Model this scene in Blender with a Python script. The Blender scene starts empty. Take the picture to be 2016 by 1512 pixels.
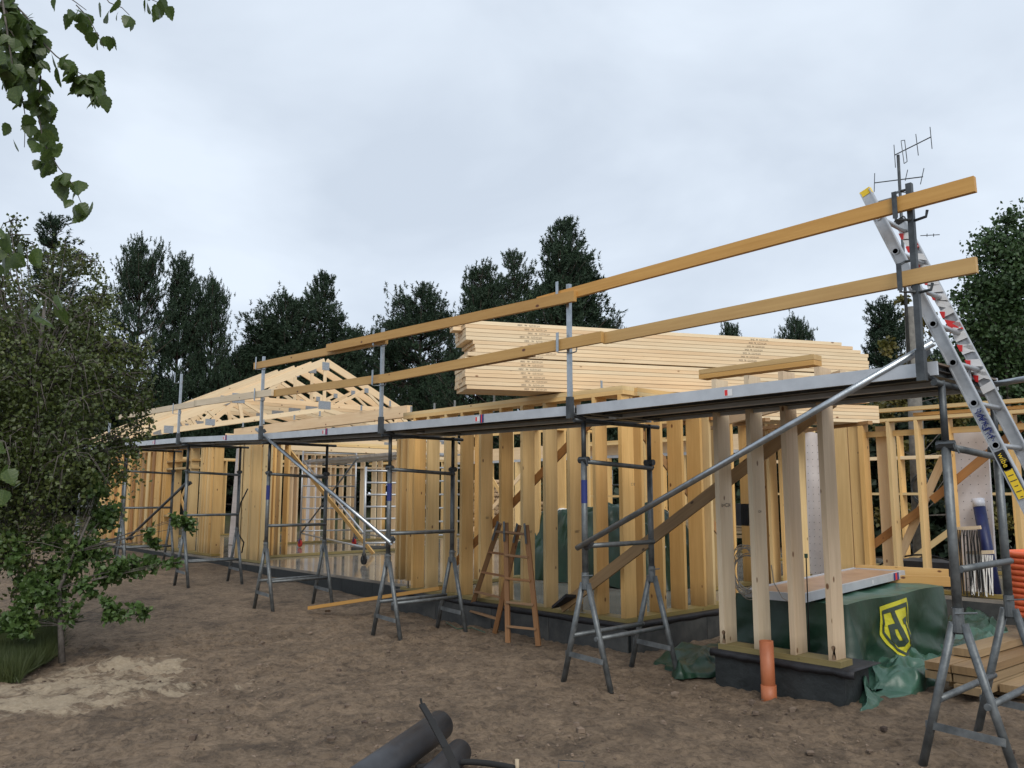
import bpy, bmesh, math, random
import numpy as np
from mathutils import Vector, Matrix, noise
R=random.Random(7)
rad=math.radians
S=bpy.context.scene
# ---------------------------------------------------------------- camera
EYE=1.6; YAW=rad(47.5); PITCH=rad(7.7); FPX=1600.0
cd=bpy.data.cameras.new('camera'); cam=bpy.data.objects.new('camera',cd); S.collection.objects.link(cam); S.camera=cam
cam.location=(0,0,EYE); cam.rotation_euler=(rad(90)+PITCH,0,YAW)
cd.sensor_width=36; cd.lens=FPX/2016*36; cd.clip_end=1500; cd.clip_start=0.05
# ---------------------------------------------------------------- sky and sun (overcast)
SUN_EL=rad(42); SUN_ROT=rad(122)
w=bpy.data.worlds.new('World'); S.world=w; w.use_nodes=True
nt=w.node_tree; N=nt.nodes; L_=nt.links; N.clear()
out=N.new('ShaderNodeOutputWorld'); bg=N.new('ShaderNodeBackground'); bg.inputs['Strength'].default_value=0.1
sky=N.new('ShaderNodeTexSky'); sky.sky_type='NISHITA'; sky.sun_disc=False; sky.sun_elevation=SUN_EL; sky.sun_rotation=SUN_ROT
tc=N.new('ShaderNodeTexCoord'); mp=N.new('ShaderNodeMapping'); mp.inputs['Scale'].default_value=(1,1,2.2)
n1=N.new('ShaderNodeTexNoise'); n1.inputs['Scale'].default_value=2.3; n1.inputs['Detail'].default_value=5; n1.inputs['Roughness'].default_value=.5; n1.inputs['Distortion'].default_value=.3
cr=N.new('ShaderNodeValToRGB')
cr.color_ramp.elements[0].position=.36; cr.color_ramp.elements[0].color=(4.45,5.0,5.75,1)
cr.color_ramp.elements[1].position=.64; cr.color_ramp.elements[1].color=(5.75,6.35,7.1,1)
mx=N.new('ShaderNodeMix'); mx.data_type='RGBA'; mx.inputs[0].default_value=.94
L_.new(tc.outputs['Generated'],mp.inputs['Vector']); L_.new(mp.outputs[0],n1.inputs['Vector']); L_.new(n1.outputs['Fac'],cr.inputs[0])
L_.new(sky.outputs[0],mx.inputs[6]); L_.new(cr.outputs[0],mx.inputs[7]); L_.new(mx.outputs[2],bg.inputs[0]); L_.new(bg.outputs[0],out.inputs[0])
sd=bpy.data.lights.new('sun','SUN'); sun=bpy.data.objects.new('sun',sd); S.collection.objects.link(sun)
sd.energy=1.5; sd.angle=rad(34); sd.color=(1,.95,.88)
sdir=Vector((math.sin(SUN_ROT)*math.cos(SUN_EL),math.cos(SUN_ROT)*math.cos(SUN_EL),math.sin(SUN_EL)))
sun.rotation_euler=(-sdir).to_track_quat('-Z','Y').to_euler(); sun.location=(0,0,30)
S.view_settings.view_transform='Standard'; S.view_settings.look='None'; S.view_settings.gamma=1; S.view_settings.use_curve_mapping=False
S.view_settings.exposure=0.56
S.render.engine='CYCLES'; S.cycles.max_bounces=6; S.cycles.transparent_max_bounces=8

# ---------------------------------------------------------------- measuring helper: sight line of a photo point met with a real plane
_f=Vector((-math.sin(YAW)*math.cos(PITCH),math.cos(YAW)*math.cos(PITCH),math.sin(PITCH)))
_r=Vector((math.cos(YAW),math.sin(YAW),0)); _u=_r.cross(_f); EYEV=Vector((0,0,EYE))
def ray(px,py): return _f+_r*((px-1008)/FPX)-_u*((py-756)/FPX)
def AX(px,py,v): d=ray(px,py); return EYEV+d*(v/d.x)
def AY(px,py,v): d=ray(px,py); return EYEV+d*(v/d.y)
def AZ(px,py,v): d=ray(px,py); return EYEV+d*((v-EYE)/d.z)
def AD(px,py,dist):
    d=ray(px,py); return EYEV+d*dist
def GR(px,dist):   # ground spot in the direction of a photo column
    d=ray(px,973); h=Vector((d.x,d.y,0)).normalized(); return Vector((h.x*dist,h.y*dist,0))
# ---------------------------------------------------------------- materials
MATS={}
def mat(name,col,rough=.6,metal=0,**k):
    m=bpy.data.materials.new(name); m.use_nodes=True; b=m.node_tree.nodes['Principled BSDF']
    b.inputs['Base Color'].default_value=(*col,1); b.inputs['Roughness'].default_value=rough; b.inputs['Metallic'].default_value=metal
    MATS[name]=m
    return m
def nodes(m): return m.node_tree.nodes,m.node_tree.links,m.node_tree.nodes['Principled BSDF']
def mottled(name,c1,c2,scale=8,rough=.6,metal=0,bump=.2,detail=6,bdist=.01,c3=None,rr=None,objrand=0.0,coord='Object'):
    m=mat(name,c1,rough,metal); n,l,b=nodes(m)
    t=n.new('ShaderNodeTexCoord'); no=n.new('ShaderNodeTexNoise'); no.inputs['Scale'].default_value=scale; no.inputs['Detail'].default_value=detail; no.inputs['Roughness'].default_value=.65
    l.new(t.outputs[coord],no.inputs['Vector'])
    r=n.new('ShaderNodeValToRGB'); r.color_ramp.elements[0].position=.35; r.color_ramp.elements[0].color=(*c1,1); r.color_ramp.elements[1].position=.65; r.color_ramp.elements[1].color=(*c2,1)
    if c3: e=r.color_ramp.elements.new(.8); e.color=(*c3,1)
    l.new(no.outputs['Fac'],r.inputs[0]); src=r.outputs[0]
    if objrand:
        oi=n.new('ShaderNodeObjectInfo'); hs=n.new('ShaderNodeHueSaturation'); mr=n.new('ShaderNodeMapRange')
        mr.inputs[3].default_value=1-objrand; mr.inputs[4].default_value=1+objrand
        l.new(oi.outputs['Random'],mr.inputs[0]); l.new(mr.outputs[0],hs.inputs['Value']); l.new(src,hs.inputs['Color']); src=hs.outputs[0]
    l.new(src,b.inputs['Base Color'])
    if bump:
        no2=n.new('ShaderNodeTexNoise'); no2.inputs['Scale'].default_value=scale*5; no2.inputs['Detail'].default_value=4; l.new(t.outputs[coord],no2.inputs['Vector'])
        bp=n.new('ShaderNodeBump'); bp.inputs['Strength'].default_value=bump; bp.inputs['Distance'].default_value=bdist
        l.new(no2.outputs['Fac'],bp.inputs['Height']); l.new(bp.outputs[0],b.inputs['Normal'])
    if rr:
        q=n.new('ShaderNodeMapRange'); q.inputs[3].default_value=rr[0]; q.inputs[4].default_value=rr[1]; l.new(no.outputs['Fac'],q.inputs[0]); l.new(q.outputs[0],b.inputs['Roughness'])
    return m
def wood(name,base,dark,knot,rough=.6,grain=.5,var=.12,stain=None,knots=.5,sat=.0):
    """grain runs along u; uv is in metres on every board"""
    m=mat(name,base,rough); n,l,b=nodes(m)
    uv=n.new('ShaderNodeUVMap'); uv.uv_map='UVMap'
    oi=n.new('ShaderNodeObjectInfo')
    add=n.new('ShaderNodeVectorMath'); add.operation='MULTIPLY_ADD'; add.inputs[1].default_value=(37.0,13.0,7.0)
    cmb=n.new('ShaderNodeCombineXYZ')
    for i in range(3): l.new(oi.outputs['Random'],cmb.inputs[i])
    l.new(cmb.outputs[0],add.inputs[0]); l.new(uv.outputs[0],add.inputs[2])
    mp=n.new('ShaderNodeMapping'); mp.inputs['Scale'].default_value=(1.6,34,1); l.new(add.outputs[0],mp.inputs['Vector'])
    no=n.new('ShaderNodeTexNoise'); no.inputs['Scale'].default_value=1.0; no.inputs['Detail'].default_value=5; no.inputs['Roughness'].default_value=.6; no.inputs['Distortion'].default_value=.6
    l.new(mp.outputs[0],no.inputs['Vector'])
    mp2=n.new('ShaderNodeMapping'); mp2.inputs['Scale'].default_value=(.9,4,1); l.new(add.outputs[0],mp2.inputs['Vector'])
    nb=n.new('ShaderNodeTexNoise'); nb.inputs['Scale'].default_value=1.3; nb.inputs['Detail'].default_value=4; l.new(mp2.outputs[0],nb.inputs['Vector'])
    r=n.new('ShaderNodeValToRGB'); r.color_ramp.elements[0].position=.3; r.color_ramp.elements[0].color=(*[d*grain+c*(1-grain) for d,c in zip(dark,base)],1); r.color_ramp.elements[1].position=.62; r.color_ramp.elements[1].color=(*base,1)
    l.new(no.outputs['Fac'],r.inputs[0])
    # broad tone patches
    m1=n.new('ShaderNodeMix'); m1.data_type='RGBA'; m1.inputs[7].default_value=(*dark,1)
    q=n.new('ShaderNodeMapRange'); q.inputs[1].default_value=.45; q.inputs[2].default_value=.8; q.inputs[3].default_value=0; q.inputs[4].default_value=.55; l.new(nb.outputs['Fac'],q.inputs[0]); l.new(q.outputs[0],m1.inputs[0]); l.new(r.outputs[0],m1.inputs[6])
    # knots
    mp3=n.new('ShaderNodeMapping'); mp3.inputs['Scale'].default_value=(4.2,7.5,1); l.new(add.outputs[0],mp3.inputs['Vector'])
    vo=n.new('ShaderNodeTexVoronoi'); vo.inputs['Scale'].default_value=1; l.new(mp3.outputs[0],vo.inputs['Vector'])
    k=n.new('ShaderNodeMapRange'); k.inputs[1].default_value=.07; k.inputs[2].default_value=.12; k.inputs[3].default_value=1; k.inputs[4].default_value=0; l.new(vo.outputs['Distance'],k.inputs[0])
    sp=n.new('ShaderNodeSeparateColor'); l.new(vo.outputs['Color'],sp.inputs[0])
    gt=n.new('ShaderNodeMath'); gt.operation='GREATER_THAN'; gt.inputs[1].default_value=1-knots; l.new(sp.outputs[0],gt.inputs[0])
    mu=n.new('ShaderNodeMath'); mu.operation='MULTIPLY'; l.new(k.outputs[0],mu.inputs[0]); l.new(gt.outputs[0],mu.inputs[1])
    m2=n.new('ShaderNodeMix'); m2.data_type='RGBA'; m2.inputs[7].default_value=(*knot,1); l.new(mu.outputs[0],m2.inputs[0]); l.new(m1.outputs[2],m2.inputs[6])
    src=m2.outputs[2]
    if stain:
        # damp, grey-brown marks near the foot of the timber (u small)
        sx=n.new('ShaderNodeSeparateXYZ'); l.new(uv.outputs[0],sx.inputs[0])
        fr=n.new('ShaderNodeMapRange'); fr.inputs[1].default_value=stain; fr.inputs[2].default_value=0; fr.inputs[3].default_value=0; fr.inputs[4].default_value=1; 
        pm=n.new('ShaderNodeMath'); pm.operation='MODULO'; pm.inputs[1].default_value=10.; l.new(sx.outputs[0],pm.inputs[0]); l.new(pm.outputs[0],fr.inputs[0])
        mm=n.new('ShaderNodeMath'); mm.operation='MULTIPLY'; l.new(fr.outputs[0],mm.inputs[0]); l.new(nb.outputs['Fac'],mm.inputs[1])
        m3=n.new('ShaderNodeMix'); m3.data_type='RGBA'; m3.inputs[7].default_value=(.13,.085,.04,1); l.new(mm.outputs[0],m3.inputs[0]); l.new(src,m3.inputs[6]); src=m3.outputs[2]
    hs=n.new('ShaderNodeHueSaturation'); mr=n.new('ShaderNodeMapRange'); mr.inputs[3].default_value=1-var; mr.inputs[4].default_value=1+var*.6
    l.new(oi.outputs['Random'],mr.inputs[0]); l.new(mr.outputs[0],hs.inputs['Value']); l.new(src,hs.inputs['Color'])
    fr2=n.new('ShaderNodeMath'); fr2.operation='MULTIPLY'; fr2.inputs[1].default_value=7.31; l.new(oi.outputs['Random'],fr2.inputs[0]); fr3=n.new('ShaderNodeMath'); fr3.operation='FRACT'; l.new(fr2.outputs[0],fr3.inputs[0])
    mh=n.new('ShaderNodeMapRange'); mh.inputs[3].default_value=.496; mh.inputs[4].default_value=.510; l.new(fr3.outputs[0],mh.inputs[0]); l.new(mh.outputs[0],hs.inputs['Hue'])
    ms_=n.new('ShaderNodeMapRange'); ms_.inputs[3].default_value=1.08; ms_.inputs[4].default_value=.86; l.new(fr3.outputs[0],ms_.inputs[0]); l.new(ms_.outputs[0],hs.inputs['Saturation'])
    l.new(hs.outputs[0],b.inputs['Base Color'])
    bp=n.new('ShaderNodeBump'); bp.inputs['Strength'].default_value=.25; bp.inputs['Distance'].default_value=.003; l.new(no.outputs['Fac'],bp.inputs['Height']); l.new(bp.outputs[0],b.inputs['Normal'])
    return m
M_YEL=wood('wood_yellow',(.72,.475,.20),(.53,.31,.105),(.16,.065,.025),stain=.28,var=.17,knots=.62)
M_ORA=wood('wood_brace_orange',(.40,.20,.07),(.27,.12,.04),(.10,.035,.015),var=.1)
M_PALE=wood('wood_pale',(.80,.61,.385),(.66,.45,.25),(.24,.11,.05),var=.08)
M_GREY=wood('wood_pale_greyed',(.68,.54,.375),(.50,.37,.23),(.18,.09,.04),var=.08,stain=.15)
M_RAIL=wood('wood_guard_rail',(.56,.335,.115),(.40,.21,.06),(.12,.04,.015),var=.12,knots=.6)
M_SOLE=wood('wood_treated_sole',(.27,.20,.065),(.15,.105,.03),(.07,.04,.02),var=.1)
M_LAD=wood('wood_ladder',(.27,.13,.05),(.13,.06,.022),(.05,.02,.01),var=.05)
M_OLD=wood('wood_weathered',(.30,.19,.09),(.16,.095,.045),(.07,.04,.02),var=.2)
M_BRN=mottled('wood_dirty_board',(.14,.085,.05),(.26,.17,.10),6,.8)
M_GALV=mottled('galvanised_steel',(.085,.095,.10),(.20,.215,.22),7,.5,.55,.2,c3=(.36,.36,.34),rr=(.35,.65))
M_GALVN=mottled('galvanised_new',(.30,.33,.35),(.44,.47,.50),14,.32,.85,.05,rr=(.2,.42))
M_STEEL=mottled('steel_dark',(.045,.05,.055),(.10,.11,.115),8,.5,.6,.1)
M_ALU=mottled('aluminium',(.36,.37,.38),(.52,.53,.54),6,.42,.7,.05)
M_ALUF=mottled('aluminium_fascia',(.42,.445,.475),(.54,.565,.595),3,.42,.3,.05)
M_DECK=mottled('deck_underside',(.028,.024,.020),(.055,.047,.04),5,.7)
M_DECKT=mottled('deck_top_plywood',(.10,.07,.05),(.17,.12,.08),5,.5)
M_PLYB=mottled('plywood_brown',(.30,.17,.10),(.42,.26,.16),4,.35)
M_CONC=mottled('slab_concrete_wet',(.20,.18,.155),(.33,.30,.26),2.2,.1,0,.05,c3=(.38,.35,.30),rr=(.03,.16),bdist=.002)
M_BLK=mottled('bitumen_plinth',(.010,.013,.014),(.026,.031,.032),5,.6,0,.5,rr=(.35,.75))
M_BLK2=mottled('plinth_concrete_grey',(.025,.028,.030),(.075,.075,.07),3,.7,0,.4)
M_FELT=mottled('roofing_felt',(.010,.010,.012),(.022,.022,.026),7,.6,0,.4)
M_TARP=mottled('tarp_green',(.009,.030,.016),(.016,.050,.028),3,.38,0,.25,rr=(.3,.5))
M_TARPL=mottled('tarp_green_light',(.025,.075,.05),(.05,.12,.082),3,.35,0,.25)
M_LOGO=mottled('print_yellow',(.42,.40,.02),(.55,.52,.03),6,.5,0,0)
M_LOGOD=mat('print_dark_green',(.03,.05,.035),.5)
M_FOIL=mottled('wrap_foil_white',(.62,.58,.58),(.80,.76,.76),2,.35,0,.15)
M_FOILG=mottled('wrap_foil_clear',(.5,.52,.58),(.66,.68,.74),3,.3,0,.2)
M_BLUE=mottled('membrane_blue',(.005,.010,.055),(.008,.018,.10),8,.45)
M_RED=mottled('red_plastic',(.35,.015,.015),(.5,.03,.02),8,.4)
M_ORP=mottled('orange_pipe',(.36,.11,.045),(.46,.15,.06),3,.5,c3=(.22,.11,.06))
M_ORC=mottled('orange_conduit',(.62,.10,.035),(.75,.15,.05),5,.4)
M_PIPE=mottled('grey_drain_pipe',(.025,.027,.032),(.05,.053,.06),4,.4,c3=(.11,.085,.065),rr=(.28,.65))
M_RUB=mat('rubber_black',(.010,.010,.010),.85)
M_CABLE=mottled('cable_grey',(.22,.20,.17),(.34,.31,.27),20,.6)
M_WHT=mottled('white_bristle',(.62,.60,.55),(.78,.76,.72),20,.7)
M_INK=mat('ink_dark',(.035,.03,.035),.8)
M_INK2=mat('ink_faded',(.13,.10,.08),.8)
M_INKB=mat('ink_blue',(.015,.028,.15),.6)
M_YELP=mat('sticker_yellow',(.75,.52,.02),.4)
M_PLATE=mottled('nail_plate',(.30,.32,.34),(.42,.44,.46),40,.4,.7)
M_REDW=mat('tape_red',(.65,.03,.03),.5); M_WTP=mat('tape_white',(.7,.7,.7),.5)
M_BARK=mottled('bark_grey',(.05,.042,.035),(.13,.115,.10),14,.9,0,.6)
M_BARKR=mottled('bark_pine',(.04,.032,.026),(.10,.075,.058),12,.9,0,.6)
M_POLE=mottled('pole_grey_wood',(.10,.095,.085),(.18,.17,.15),10,.9)
M_LOGEND=mottled('log_end',(.42,.28,.15),(.58,.42,.26),20,.8)
def leafmat(name,c1,c2,c3,rough=.5,trans=.25,scale=2.2):
    m=mat(name,c1,rough); n,l,b=nodes(m)
    g=n.new('ShaderNodeTexCoord'); no=n.new('ShaderNodeTexNoise'); no.inputs['Scale'].default_value=scale; no.inputs['Detail'].default_value=6; no.inputs['Roughness'].default_value=.8
    l.new(g.outputs['Object'],no.inputs['Vector'])
    r=n.new('ShaderNodeValToRGB'); r.color_ramp.elements[0].position=.3; r.color_ramp.elements[0].color=(*c1,1); r.color_ramp.elements[1].position=.56; r.color_ramp.elements[1].color=(*c2,1)
    e=r.color_ramp.elements.new(.75); e.color=(*c3,1)
    l.new(no.outputs['Fac'],r.inputs[0]); l.new(r.outputs[0],b.inputs['Base Color'])
    tr=n.new('ShaderNodeBsdfTranslucent'); l.new(r.outputs[0],tr.inputs[0]); ms=n.new('ShaderNodeMixShader'); ms.inputs[0].default_value=trans
    o=n['Material Output']; l.new(b.outputs[0],ms.inputs[1]); l.new(tr.outputs[0],ms.inputs[2]); l.new(ms.outputs[0],o.inputs[0])
    return m
M_PINE=leafmat('pine_needles',(.010,.026,.012),(.020,.046,.019),(.045,.08,.028),.7,.06,.9)
M_PINE2=leafmat('pine_needles_pale',(.022,.045,.022),(.04,.08,.032),(.07,.115,.045),.6,.1,.9)
M_BIR=leafmat('birch_leaves',(.030,.048,.012),(.080,.105,.026),(.24,.26,.07),.42,.32,1.5)
M_OAK=leafmat('oak_leaves',(.038,.078,.018),(.075,.13,.032),(.2,.25,.06),.45,.3,3.2)
M_DEC=leafmat('alder_leaves',(.028,.06,.02),(.05,.095,.03),(.09,.14,.045),.5,.25,1)
M_AUT=leafmat('autumn_leaves',(.06,.075,.015),(.13,.11,.025),(.2,.13,.03),.5,.25,1)
M_NEAR=leafmat('near_birch_leaf',(.035,.065,.018),(.08,.125,.03),(.22,.23,.05),.38,.45,9)
M_GRS=leafmat('grass_blades',(.03,.045,.012),(.055,.075,.02),(.10,.12,.04),.6,.2,2)
# ---------------------------------------------------------------- object helpers
COL=S.collection
def thing(name,label,cat,loc=(0,0,0),group=None,kind=None):
    o=bpy.data.objects.new(name,None); COL.objects.link(o); o.location=loc; o.empty_display_size=.1
    o['label']=label; o['category']=cat
    if group: o['group']=group
    if kind: o['kind']=kind
    return o
def link(name,me,parent=None,M=Matrix(),label=None,kind=None):
    """M is a world matrix; parents are never rotated or scaled"""
    o=bpy.data.objects.new(name,me); COL.objects.link(o)
    if parent is not None:
        off=Vector((0,0,0)); p=parent
        while p is not None: off+=p.location; p=p.parent
        o.parent=parent; o.matrix_basis=Matrix.Translation(-off)@M
        if parent.parent is not None or parent.type=='MESH': # part with own rotation: undo it
            o.matrix_basis=WM[parent.name].inverted()@M
    else: o.matrix_basis=M
    WM[o.name]=M.copy()
    if label: o['label']=label
    if kind: o['kind']=kind
    return o
WM={}
def tag(o,label,cat,group=None,kind=None):
    o['label']=label; o['category']=cat
    if group: o['group']=group
    if kind: o['kind']=kind
    return o
def mesh_from(verts,faces,m,uvs=None,smooth=False,name='m'):
    me=bpy.data.meshes.new(name); me.from_pydata([tuple(v) for v in verts],[],faces); 
    for mm in (m if isinstance(m,(list,tuple)) else [m]): me.materials.append(mm)
    if uvs is not None:
        u=me.uv_layers.new(name='UVMap'); u.data.foreach_set('uv',np.array(uvs,dtype='f').ravel())
    if smooth: me.polygons.foreach_set('use_smooth',[True]*len(me.polygons))
    me.update(); return me
_bc={}
def beam_mesh(L,w_,h_,m,var=0,ends=None):
    key=(round(L,3),round(w_,4),round(h_,4),m.name,var,ends)
    if key in _bc: return _bc[key]
    rr=random.Random(hash((round(L,3),var))&0xffff); ou=rr.randint(0,40)*10.0; ov=rr.random()*40
    x,y=w_/2,h_/2
    e0,e1=ends or (0,0)     # slanted ends: shift of the y+ side
    vs=[(-x,-y,0),(x,-y,0),(x,y,e0),(-x,y,e0),(-x,-y,L),(x,-y,L),(x,y,L+e1),(-x,y,L+e1)]
    fs=[(0,3,2,1),(4,5,6,7),(0,1,5,4),(1,2,6,5),(2,3,7,6),(3,0,4,7)]
    uv=[]
    for f in fs:
        for i in f:
            p=vs[i]
            if f in (fs[0],fs[1]): uv.append((ou+p[1]*.3+5,ov+p[0]))
            elif f in (fs[2],fs[4]): uv.append((ou+p[2],ov+p[0]+(0 if f is fs[2] else 3.3)))
            else: uv.append((ou+p[2],ov+p[1]+(1.7 if f is fs[3] else 5.1)))
    me=mesh_from(vs,fs,m,uv,name='beam'); _bc[key]=me; return me
def orient(p0,p1,side):
    z=(Vector(p1)-Vector(p0)).normalized(); s=Vector(side); x=(s-z*s.dot(z)); 
    if x.length<1e-5: x=Vector((0,0,1)).cross(z)
    x.normalize(); y=z.cross(x)
    M=Matrix((x,y,z)).transposed().to_4x4(); M.translation=Vector(p0); return M
_v=[0]
def beam(name,parent,p0,p1,w_,h_,m,side=(1,0,0),label=None,ends=None,kind=None):
    _v[0]=(_v[0]+1)%5
    L=round((Vector(p1)-Vector(p0)).length,2) or .01
    return link(name,beam_mesh(L,w_,h_,m,_v[0],ends),parent,orient(p0,p1,side),label,kind)
_tc={}
def tube_mesh(L,r,m,seg=12,r2=None,hollow=False):
    key=(round(L,3),round(r,4),m.name,seg,r2,hollow)
    if key in _tc: return _tc[key]
    r2_=r if r2 is None else r2
    vs=[];fs=[]
    for z,rr in ((0,r),(L,r2_)):
        for i in range(seg): a=2*math.pi*i/seg; vs.append((rr*math.cos(a),rr*math.sin(a),z))
    for i in range(seg): j=(i+1)%seg; fs.append((i,j,seg+j,seg+i))
    if hollow:
        t=.86
        for z,rr in ((0,r*t),(L,r2_*t)):
            for i in range(seg): a=2*math.pi*i/seg; vs.append((rr*math.cos(a),rr*math.sin(a),z))
        for i in range(seg):
            j=(i+1)%seg; fs.append((2*seg+j,2*seg+i,3*seg+i,3*seg+j)); fs.append((j,i,2*seg+i,2*seg+j)); fs.append((seg+i,seg+j,3*seg+j,3*seg+i))
    else:
        fs.append(tuple(range(seg-1,-1,-1))); fs.append(tuple(range(seg,2*seg)))
    me=mesh_from(vs,fs,m,name='tube'); 
    me.polygons.foreach_set('use_smooth',[len(p.vertices)==4 for p in me.polygons]); _tc[key]=me; return me
def tube(name,parent,p0,p1,r,m,seg=12,r2=None,hollow=False,label=None):
    L=round((Vector(p1)-Vector(p0)).length,2) or .01
    return link(name,tube_mesh(L,r,m,seg,r2,hollow),parent,orient(p0,p1,(.3,1,.2)),label)
def box_mesh(x0,x1,y0,y1,z0,z1,m):
    vs=[(x,y,z) for z in (z0,z1) for y in (y0,y1) for x in (x0,x1)]
    fs=[(0,2,3,1),(4,5,7,6),(0,1,5,4),(1,3,7,5),(3,2,6,7),(2,0,4,6)]
    return mesh_from(vs,fs,m,name='box')
def box(name,parent,a,b,m,label=None,kind=None):
    c=[(a[i]+b[i])/2 for i in range(3)]; h=[abs(a[i]-b[i])/2 for i in range(3)]
    return link(name,box_mesh(-h[0],h[0],-h[1],h[1],-h[2],h[2],m),parent,Matrix.Translation(c),label,kind)
class MB:
    """collects simple shapes into one mesh"""
    def __init__(s): s.v=[];s.f=[];s.mi=[]
    def add(s,vs,fs,mi=0):
        b=len(s.v); s.v+=[tuple(v) for v in vs]; s.f+=[tuple(i+b for i in f) for f in fs]; s.mi+=[mi]*len(fs)
    def bar(s,p0,p1,w_,h_,side=(1,0,0),mi=0):
        M=orient(p0,p1,side); L=(Vector(p1)-Vector(p0)).length; x,y=w_/2,h_/2
        s.add([M@Vector(v) for v in ((-x,-y,0),(x,-y,0),(x,y,0),(-x,y,0),(-x,-y,L),(x,-y,L),(x,y,L),(-x,y,L))],[(0,3,2,1),(4,5,6,7),(0,1,5,4),(1,2,6,5),(2,3,7,6),(3,0,4,7)],mi)
    def path(s,pts,r,seg=6,mi=0,taper=None):
        pts=[Vector(p) for p in pts]; n=len(pts); rings=[]; side=None
        for i,p in enumerate(pts):
            t=(pts[min(i+1,n-1)]-pts[max(i-1,0)]).normalized()
            if side is None: side=t.cross(Vector((0,0,1))); side=side if side.length>.05 else Vector((1,0,0))
            x=(side-t*side.dot(t)).normalized(); side=x; y=t.cross(x)
            rr=r if taper is None else r+(taper-r)*i/(n-1)
            rings.append([p+x*rr*math.cos(2*math.pi*k/seg)+y*rr*math.sin(2*math.pi*k/seg) for k in range(seg)])
        fs=[]
        for i in range(n-1):
            for k in range(seg):
                j=(k+1)%seg; fs.append((i*seg+k,i*seg+j,(i+1)*seg+j,(i+1)*seg+k))
        fs.append(tuple(range(seg-1,-1,-1))); fs.append(tuple((n-1)*seg+k for k in range(seg)))
        s.add([v for q in rings for v in q],fs,mi)
    def mesh(s,mats,smooth=False):
        me=mesh_from(s.v,s.f,mats,smooth=smooth)
        me.polygons.foreach_set('material_index',s.mi); return me
    def build(s,name,mats,parent=None,loc=None,smooth=False,label=None,kind=None):
        o=Vector(loc) if loc is not None else Vector((0,0,0))
        if loc is not None: s.v=[tuple(Vector(v)-o) for v in s.v]
        return link(name,s.mesh(mats,smooth),parent,Matrix.Translation(o),label,kind)
def text_mesh(body,size,m,ext=0):
    c=bpy.data.curves.new('txt','FONT'); c.body=body; c.size=size; c.align_x='CENTER'; c.align_y='CENTER'; c.extrude=ext; c.resolution_u=2
    o=bpy.data.objects.new('txt',c); COL.objects.link(o); dg=bpy.context.evaluated_depsgraph_get()
    me=bpy.data.meshes.new_from_object(o.evaluated_get(dg)); bpy.data.objects.remove(o); me.materials.clear(); me.materials.append(m); return me
# ================================================================ GROUND
def gz(x,y):
    z=0.0
    if x<-11: z+=min(.17,(-11-x)*.03)
    # loose bank of soil beyond the far gable
    d=max(0,-27-x); z+=1.3*(1-math.exp(-d/4.0))*max(0,min(1,(y+2)/8))
    return z
SANDC=[(AZ(140,1350,0),1.25,.62),(AZ(20,1385,0),1.1,.45),(AZ(235,1318,0),.75,.5)]
def fbm(x,y,s,o): 
    return noise.fractal(Vector((x*s,y*s,3.1)),1.0,2.0,o)
def axis(lo,hi,nlo,nhi,step,grow):
    a=list(np.arange(nlo,nhi,step)); v=a[-1]; st=step
    while v<hi: st*=grow; v+=st; a.append(v)
    v=a[0]; st=step; pre=[]
    while v>lo: st*=grow; v-=st; pre.append(v)
    return pre[::-1]+a
gx=axis(-170,110,-9.5,-.6,.036,1.09); gy=axis(-60,170,1.0,7.4,.036,1.09)
gv=[]
_ta=AZ(0,1440,0); _tb=AZ(560,1310,0); _td=(_tb-_ta).normalized(); _tn=Vector((-_td.y,_td.x,0))
TRK=[(_ta,_td),(_ta+_tn*1.25,_td)]
for y in gy:
    for x in gx:
        z=gz(x,y)
        far=max(0,-x-9.5,x,y-7,1-y)
        k=math.exp(-far/6.0)
        z+=fbm(x,y,.8,3)*.045*max(k,.25)
        if k>.2:
            z+=fbm(x+9,y,5,3)*.014*k
            q=fbm(x,y+20,14,2); z+=(max(q,0)**1.3)*.04*k; q=fbm(x-30,y,24,1); z+=max(q-.1,0)*.03*k*k
        for tr in TRK:
            dd=abs((Vector((x,y,0))-tr[0]).cross(tr[1]).z); z-=.03*math.exp(-(dd/.11)**2)*k*(.6+.6*fbm(x,y,3,2)); z+=.016*math.exp(-((dd-.2)/.07)**2)*k
        gv.append((x,y,z-.02))
nx=len(gx); gf=[(j*nx+i,j*nx+i+1,(j+1)*nx+i+1,(j+1)*nx+i) for j in range(len(gy)-1) for i in range(nx-1)]
M_GND=mat('ground_soil',(.1,.07,.05),.95); n,l,b=nodes(M_GND)
g=n.new('ShaderNodeTexCoord')
def nz(sc,det=6,ro=.6,dist=0):
    q=n.new('ShaderNodeTexNoise'); q.inputs['Scale'].default_value=sc; q.inputs['Detail'].default_value=det; q.inputs['Roughness'].default_value=ro; q.inputs['Distortion'].default_value=dist
    l.new(g.outputs['Object'],q.inputs['Vector']); return q
def ramp(src,p0,c0,p1,c1):
    r=n.new('ShaderNodeValToRGB'); r.color_ramp.elements[0].position=p0; r.color_ramp.elements[0].color=(*c0,1); r.color_ramp.elements[1].position=p1; r.color_ramp.elements[1].color=(*c1,1); l.new(src,r.inputs[0]); return r
def mixc(f,a,b_):
    q=n.new('ShaderNodeMix'); q.data_type='RGBA'; l.new(f,q.inputs[0]); l.new(a,q.inputs[6]); l.new(b_,q.inputs[7]); return q.outputs[2]
a1=nz(3.2,9,.72,.5); a2=nz(13,8,.8,.9); a3=nz(.8,4,.6)
c1=ramp(a1.outputs['Fac'],.36,(.085,.057,.035),.64,(.26,.185,.118))
c2=ramp(a2.outputs['Fac'],.40,(.032,.021,.013),.56,(.235,.17,.112))
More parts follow.
